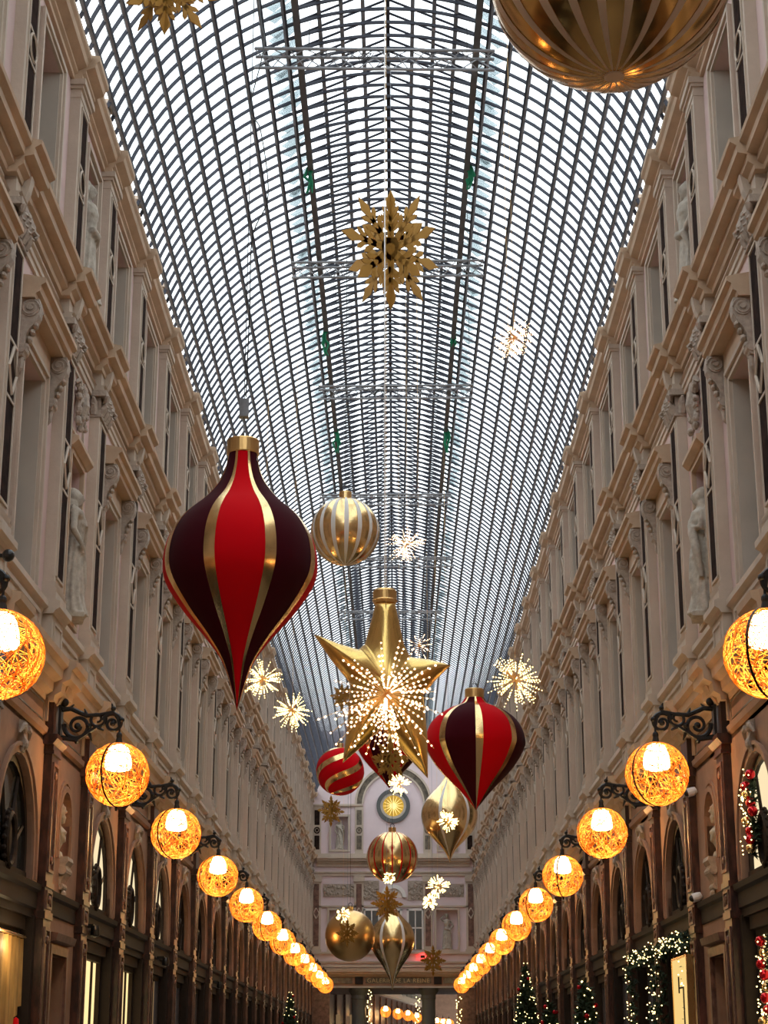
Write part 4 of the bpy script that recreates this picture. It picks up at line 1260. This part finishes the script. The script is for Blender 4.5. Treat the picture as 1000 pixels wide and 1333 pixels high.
flake('largest gold card snowflake, high under the centre of the roof', (.04, 24.42, 13.12), .94, 42, -48)
flake('gold card snowflake at the left of the far wall beneath the red ball', (-1.75, 51.53, 8.32), .44, 30, -50)
flake('gold card snowflake directly below the gold star, before the burgundy ornament', (-.01, 37.53, 7.58), .46, 34, -42)
flake('gold card snowflake below the red-striped gold ball', (-.13, 47.85, 5.42), .47, 25, -50)
flake('gold card snowflake in front of the plain gold ball', (-1.18, 48.48, 4.71), .36, 35, -40)
flake('gold card snowflake low on the right in front of the far wall', (1.21, 54.92, 4.33), .44, 28, -48)
flake('small gold card snowflake peeping out left of the gold star', (-1.09, 39.24, 9.24), .30, 30, -50)

# starburst lights
def bead(w, p, r):
    n = len(w.v)
    x, y, z = p
    w.v += [(x+r, y, z), (x-r, y, z), (x, y+r, z), (x, y-r, z), (x, y, z+r), (x, y, z-r)]
    for a, b, c_ in ((0, 2, 4), (2, 1, 4), (1, 3, 4), (3, 0, 4), (2, 0, 5), (1, 2, 5), (3, 1, 5), (0, 3, 5)): w.f.append((n+a, n+b, n+c_))
def burst(label, loc, r, n, br, seed, m='led', per=6, wires=.0022, zb=0.0):
    rr = random.Random(seed)
    loc = snap(loc)
    t = thing('starburst_light', label, 'starburst light', loc, (0, 0, 0), 'starburst lights hung along the gallery')
    W_ = MB(); Bd = MB()
    for i in range(n):
        d = Vector((rr.gauss(0, 1), rr.gauss(0, 1), rr.gauss(zb, 1))).normalized()
        L = r*rr.uniform(.62, 1.0)
        sag = Vector((0, 0, -.06*r))
        W_.tube([(0, 0, 0), tuple(d*L*.5+sag*.3), tuple(d*L+sag)], wires, 3, False)
        for k in range(per):
            f_ = 1-k*.12-rr.uniform(0, .05)
            if f_ > .12: bead(Bd, tuple(d*L*f_+sag*f_), br*rr.uniform(.6, 1.0))
    W_.ell((0, 0, 0), (.02, .02, .03), 8, 6)
    a = put('wire_spray', W_.mesh('wire_spray', M['wire']), t); a['kind'] = 'stuff'
    b = put('tiny_lights', Bd.mesh('tiny_lights', M[m]), t); b['kind'] = 'stuff'
    put('suspension_wire', MB().tube([(0, 0, 0), (0, 0, 12.3+math.sqrt(3.909**2-loc[0]**2)-loc[2])], .0025, 3).mesh('suspension_wire', M['wire']), t)
burst('largest starburst light, spraying warm sparks in front of the gold star', (-.01, 20.12, 5.55), .84, 80, .0165, 1, 'ledw', 6, .0035, -.25)
burst('starburst light high on the right under the roof', (1.68, 22.13, 10.75), .33, 60, .0085, 2, 'ledw', 5)
burst('starburst light between the white-striped ball and the roof ridge', (.32, 32.7, 10.91), .42, 60, .012, 3, 'ledw', 5)
burst('starburst light at the tip of the largest red ornament', (-2.11, 29.31, 7.61), .37, 70, .013, 4, 'led', 5)
burst('starburst light left of the star before the left wall', (-1.96, 35.33, 8.22), .43, 70, .015, 5, 'led', 5)
burst('starburst light above the right red ornament beside the right wall', (1.83, 25.42, 6.79), .44, 80, .012, 6, 'led', 5)
burst('small starburst light just above the round window', (.19, 41.56, 7.65), .30, 60, .017, 7, 'led', 4)
burst('faint small starburst light behind the neck of the gold star', (.49, 29.27, 8.17), .26, 24, .010, 8, 'ledw', 3)
burst('small starburst light in front of the upper gold teardrop ornament', (1.30, 41.66, 6.81), .28, 60, .017, 9, 'led', 4)
burst('tiny starburst light at the foot of the red-striped gold ball', (-0.07, 47.40, 6.06), .20, 45, .017, 10, 'led', 3)
burst('upper of two overlapping starburst lights right of the far window', (1.18, 46.80, 5.79), .33, 55, .019, 11, 'led', 4)
burst('lower of two overlapping starburst lights right of the far window', (1.05, 51.81, 5.80), .26, 50, .019, 12, 'led', 4)
burst('tiny starburst light above the plain gold ball', (-1.22, 45.85, 5.01), .22, 45, .017, 13, 'led', 3)

# loose black cable down to the big red ornament
w = MB()
ctl = [(-1.47, 17.6, 15.6), (-1.48, 17.6, 14.6), (-1.42, 17.6, 12.92), (-1.36, 17.6, 12.4), (-1.50, 17.6, 11.6), (-1.38, 17.6, 11.35), (-1.28, 17.6, 10.55), (-1.44, 17.6, 10.05), (-1.45, 17.6, 9.25), (-1.47, 17.6, 8.12)]
pp = []
for i in range(len(ctl)-1):
    a = Vector(ctl[max(i-1, 0)]); b = Vector(ctl[i]); c_ = Vector(ctl[i+1]); d = Vector(ctl[min(i+2, len(ctl)-1)])
    for j in range(8):
        s_ = j/8; pp.append(tuple(.5*((2*b)+(-a+c_)*s_+(2*a-5*b+4*c_-d)*s_*s_+(-a+3*b-3*c_+d)*s_**3)))
w.tube(pp, .007, 5)
o = put('power_cable', w.mesh('power_cable', M['black']), None); o['label'] = 'loose black power cable winding down to the largest red ornament'; o['category'] = 'cable'

# ================================================================== SMALL FITTINGS AND SHOP DISPLAYS
def cctv(loc, rz, label):
    t = thing('security_camera', label, 'security camera', loc, (0, 0, rz), 'white security cameras on the right wall')
    w = MB().tube([(.06, 0, .02), (.02, 0, .0), (-.05, 0, -.02)], [.04, .055, .055], 12); put('housing', w.mesh('housing', M['cctv']), t)
    w = MB().ell((-.055, -.01, -.022), (.042, .042, .042), 12, 8); put('lens', w.mesh('lens', M['black'], True), t)
    put('mount', MB().tube([(.0, .0, .0), (.0, .17, .0)], .022, 8).mesh('mount', M['cctv']), t)
cctv((3.76, 22.25, 4.74), 0, 'white bullet security camera, upper one beside the bust niche of the right wall')
cctv((3.76, 22.25, 3.46), 0, 'white bullet security camera, lower one on the dark band of the right wall')
def spot(loc, label):
    t = thing('spotlight', label, 'spotlight', loc, (0, 0, 0), 'black spotlights under the left signboard band')
    put('body', MB().lathe([(0, .07), (.05, .07), (.06, .02), (.06, -.05), (.045, -.065), (0, -.065)], 16).mesh('body', M['black']), t)
    put('lens', MB().ell((0, 0, -.062), (.022, .022, .015), 10, 6).mesh('lens', M['white']), t)
    put('bracket', MB().box(-.14, -.02, -.02, .02, .04, .09).mesh('bracket', M['black']), t)
spot((-3.68, 23.0, 3.10), 'black spotlight under the dark band, nearest one on the left wall')
spot((-3.68, 30.2, 3.08), 'black spotlight under the dark band, middle one on the left wall')
spot((-3.68, 39.6, 3.06), 'black spotlight under the dark band, farthest one on the left wall')
o = put('round_lamp', MB().ell((0, 0, 0), (.06, .06, .06), 14, 10).tube([(0, 0, 0), (-.2, 0, .0)], .02, 6).mesh('round_lamp', M['black']), None, (-3.50, 16.0, 6.05))
o['label'] = 'small black ball fitting above the cropped lamp at the left picture edge'; o['category'] = 'fitting'

def needles(w, p, n, L, rr):
    for _ in range(n):
        d = Vector((rr.gauss(0, 1), rr.gauss(0, 1), rr.gauss(0, 1))).normalized()
        q_ = Vector(p)+d*L; s_ = d.orthogonal().normalized()*L*.22
        k = len(w.v); w.v += [tuple(Vector(p)-s_), tuple(Vector(p)+s_), tuple(q_)]; w.f.append((k, k+1, k+2))
def garland(label, y0, y1, seed, side=1, ztop=3.0, zbot=.3):
    rr = random.Random(seed)
    x = side*(W-.13)
    t = thing('christmas_garland', label, 'garland', (x-side*.08, (y0+y1)/2, 0), (0, 0, 0))
    fo, li = MB(), MB()
    hw = (y1-y0)/2
    path = []
    z = zbot
    while z < ztop: path += [(0, -hw, z), (0, hw, z)]; z += .035
    y = -hw
    while y < hw: path.append((0, y, ztop)); y += .03
    for p in path:
        q_ = (p[0]+rr.uniform(-.07, .07), p[1]+rr.uniform(-.09, .09), p[2]+rr.uniform(-.10, .08))
        needles(fo, q_, 9, .09, rr)
        for _ in range(2 if p[2] > 1.5 else 0):
            if rr.random() < .42: bead(li, (q_[0]-side*rr.uniform(.04, .10), q_[1]+rr.uniform(-.1, .1), q_[2]+rr.uniform(-.06, .06)), .010)
    a = put('fir_foliage', fo.mesh('fir_foliage', M['green']), t); a['kind'] = 'stuff'
    a = put('string_lights', li.mesh('string_lights', M['led']), t); a['kind'] = 'stuff'
    return t
garland('lit fir garland around the shopfront beside the lit yellow sign, right wall', 22.80, 25.45, 21)
garland('lit fir garland around the next shopfront beyond the yellow sign, right wall', 26.1, 28.4, 22)
t = thing('lit_sign', 'tall glowing yellow sign panel in the garlanded shopfront of the right wall', 'sign', (W-.29, 23.02, 1.0))
put('panel', MB().box(-.03, .03, -.58, .58, 0, 1.76).mesh('panel', emis('yellow_lit_sign', (1.0, .68, .24), .95)), t)
w = MB(); w.box(-.045, -.03, -.30, -.28, .2, 1.4); w.box(-.045, -.03, -.30, .05, 1.4, 1.42); w.box(-.045, -.03, .05, .07, 1.35, 1.55)
for i in range(4): w.box(-.045, -.03, -.18+i*.09, -.13+i*.09, .62, .80)
put('printed_marks', w.mesh('printed_marks', M['darkwood']), t)
put('sign_frame', (lambda w_: (rect_frame(w_, -.58, .58, 0, 1.76, .03, -.04, .04), w_)[1])(MB()).mesh('sign_frame', M['gold']), t)

def tree(label, loc, h, r, seed, nl=170):
    rr = random.Random(seed)
    t = thing('christmas_tree', label, 'christmas tree', loc, (0, 0, 0))
    put('trunk', MB().tube([(0, 0, 0), (0, 0, h*.95)], [.05, .01], 8).mesh('trunk', M['darkwood']), t)
    nl = int(nl*.6)
    fo, li = MB(), MB()
    for i in range(1500):
        z = h*(.12+.88*(1-math.sqrt(rr.random()))); rad = r*(1-(z/h))*1.1*math.sqrt(rr.random())+.02; a = rr.uniform(0, 2*PI)
        needles(fo, (rad*math.cos(a), rad*math.sin(a), z), 5, .13, rr)
    for i in range(nl):
        z = h*(.15+.87*rr.random()**1.2); z = min(z, h); rad = r*(1-(z/h))*1.15+.05; a = rr.uniform(0, 2*PI)
        bead(li, (rad*math.cos(a), rad*math.sin(a), z), .012)
    a = put('fir_foliage', fo.mesh('fir_foliage', M['green']), t); a['kind'] = 'stuff'
    a = put('string_lights', li.mesh('string_lights', M['led']), t); a['kind'] = 'stuff'
    w = MB()
    for i in range(14):
        z = h*rr.uniform(.5, .98); rad = r*(1-z/h)+.08; a = rr.uniform(0, 2*PI); w.ell((rad*math.cos(a), rad*math.sin(a), z), (.04, .04, .04), 8, 6)
    put('red_baubles', w.mesh('red_baubles', M['redbauble']), t)['kind'] = 'stuff'
tree('dark Christmas tree with tiny lights, nearest one by the right wall', (3.12, 29.6, 0), 2.75, .58, 31, 160)
tree('Christmas tree with a bright lit top, farther along the right wall', (3.08, 42.5, 0), 3.65, .60, 32, 320)
tree('low Christmas tree between the other two by the right wall', (3.12, 36.5, 0), 2.65, .58, 33, 160)
tree('Christmas tree with few lights by the left wall, far along', (-3.0, 54.5, 0), 3.4, .6, 34, 170)
# vertical light strings on the passage columns
def lightstring(x, y, z0, z1, seed, label):
    rr = random.Random(seed); t = thing('light_string', label, 'string lights', (x, y, z0))
    w = MB(); li = MB(); h = z1-z0; pts = []
    for i in range(40):
        z = h*i/39; p = (rr.uniform(-.12, .12), rr.uniform(-.05, .05), z); pts.append(p); bead(li, p, .03)
    w.tube(pts, .006, 3)
    put('cord', w.mesh('cord', M['green']), t); a = put('tiny_lights', li.mesh('tiny_lights', M['led']), t); a['kind'] = 'stuff'
lightstring(-1.10, YE-.3, 1.5, 4.5, 41, 'vertical string of lights beside the left column of the far passage')
lightstring(1.1, YE-.1, 1.5, 4.2, 42, 'vertical string of lights beside the right column of the far passage')
lightstring(3.0, YE-.3, 1.5, 4.2, 43, 'vertical string of lights at the right pier of the far passage')

# left corner shop window: gold curtain and red dressed figure
t = thing('shop_curtain', 'draped gold curtain in the lit shop window at the bottom left corner', 'curtain', (-W+.03, (P[0]+P[1])/2, 0))
w = MB(); A, Bq = [], []
for i in range(60):
    y = -1.05+2.1*i/59; dx = .03*math.sin(i*1.1)+.015*math.sin(i*2.3)
    A.append((dx, y, 2.80)); Bq.append((dx*1.5, y*.96, 1.55+.55*abs(y)))
w.strip(A, Bq); put('curtain_cloth', w.mesh('curtain_cloth', M['curtain'], True), t)
w = MB(); w.tube([(.04, -1.08, 2.82), (.04, 1.08, 2.82)], .018, 8); put('curtain_rail', w.mesh('curtain_rail', M['gold']), t)
put('added_lamp_fixture', MB().lathe([(0, .05), (.03, .05), (.04, -.03), (0, -.03)], 12).mesh('added_lamp_fixture', M['bell']), t, (.05, -.85, 2.76))  # added fixture, kept out of view and apart from the light below
ld = bpy.data.lights.new('curtain_fill_light', 'POINT'); ld.energy = 7; ld.color = (1, .70, .35); ld.shadow_soft_size = .04  # added light in front of the curtain, only to brighten it
lo = bpy.data.objects.new('curtain_fill_light', ld); col.objects.link(lo); lo.parent = t; lo.location = (.22, .2, 2.70)
w = MB(); w.lathe([(.0, .9), (.19, .9), (.17, 1.2), (.12, 1.42), (.15, 1.6), (.19, 1.78), (.17, 1.92), (.06, 2.0), (.05, 2.08), (0, 2.1)], 24, mod=lambda a, z: 1+.04*math.sin(9*a))
o = put('dress_form', w.mesh('dress_form', M['red'], True), None, (-W+.20, P[1]-1.36, -.12), None, (.5, 1, 1)); o['label'] = 'red dressed shop mannequin torso in the bottom left corner window'; o['category'] = 'mannequin'
# right corner: red baubles and greenery in window and arch
def bauble_swag(label, y, x, z0, z1, seed, n):
    rr = random.Random(seed); t = thing('bauble_garland', label, 'garland', (x, y, 0))
    fo = MB(); zz = z0
    while zz < z1:
        needles(fo, (0, rr.uniform(-.08, .08), zz), 12, .08, rr); zz += .03
    a = put('fir_foliage', fo.mesh('fir_foliage', M['green']), t); a['kind'] = 'stuff'
    me = MB().ell((0, 0, 0), (.055, .055, .055), 12, 8).mesh('bauble', M['redbauble'], True); mg = MB().ell((0, 0, 0), (.05, .05, .05), 12, 8).mesh('bauble', M['gold'], True)
    for i in range(n): put('bauble', me if i % 3 else mg, t, (rr.uniform(-.1, -.02), rr.uniform(-.13, .13), z0+(z1-z0)*(i+.5)/n))
    li = MB()
    for i in range(n*5): bead(li, (-.1+rr.uniform(-.03, .05), rr.uniform(-.16, .16), rr.uniform(z0, z1)), .009)
    put('string_lights', li.mesh('string_lights', M['led']), t)['kind'] = 'stuff'
bauble_swag('garland of red and gold baubles in the shop window at the bottom right corner', P[1]-1.42, W-.06, 1.2, 2.78, 51, 14)
bauble_swag('garland of red baubles in the arched window at the right picture edge', P[1]-1.45, W-.14, 3.6, 4.45, 52, 9)
# red signal glow on the far wall
t = thing('red_lamp', 'small red lamp lighting the far wall behind the low right snowflake', 'lamp', (1.35, YE-.25, 6.02))
put('housing', MB().box(-.1, .1, -.05, .05, -.06, .06).mesh('housing', M['black']), t)
put('lens', MB().box(-.07, .07, .05, .06, -.04, .04).mesh('lens', emis('red_lamp_lens', (1, .02, .01), 6)), t)
ld = bpy.data.lights.new('red_bulb', 'POINT'); ld.energy = 9; ld.color = (1, .03, .03); ld.shadow_soft_size = .05
lo = bpy.data.objects.new('red_bulb', ld); col.objects.link(lo); lo.parent = t; lo.location = (0, .12, .1)
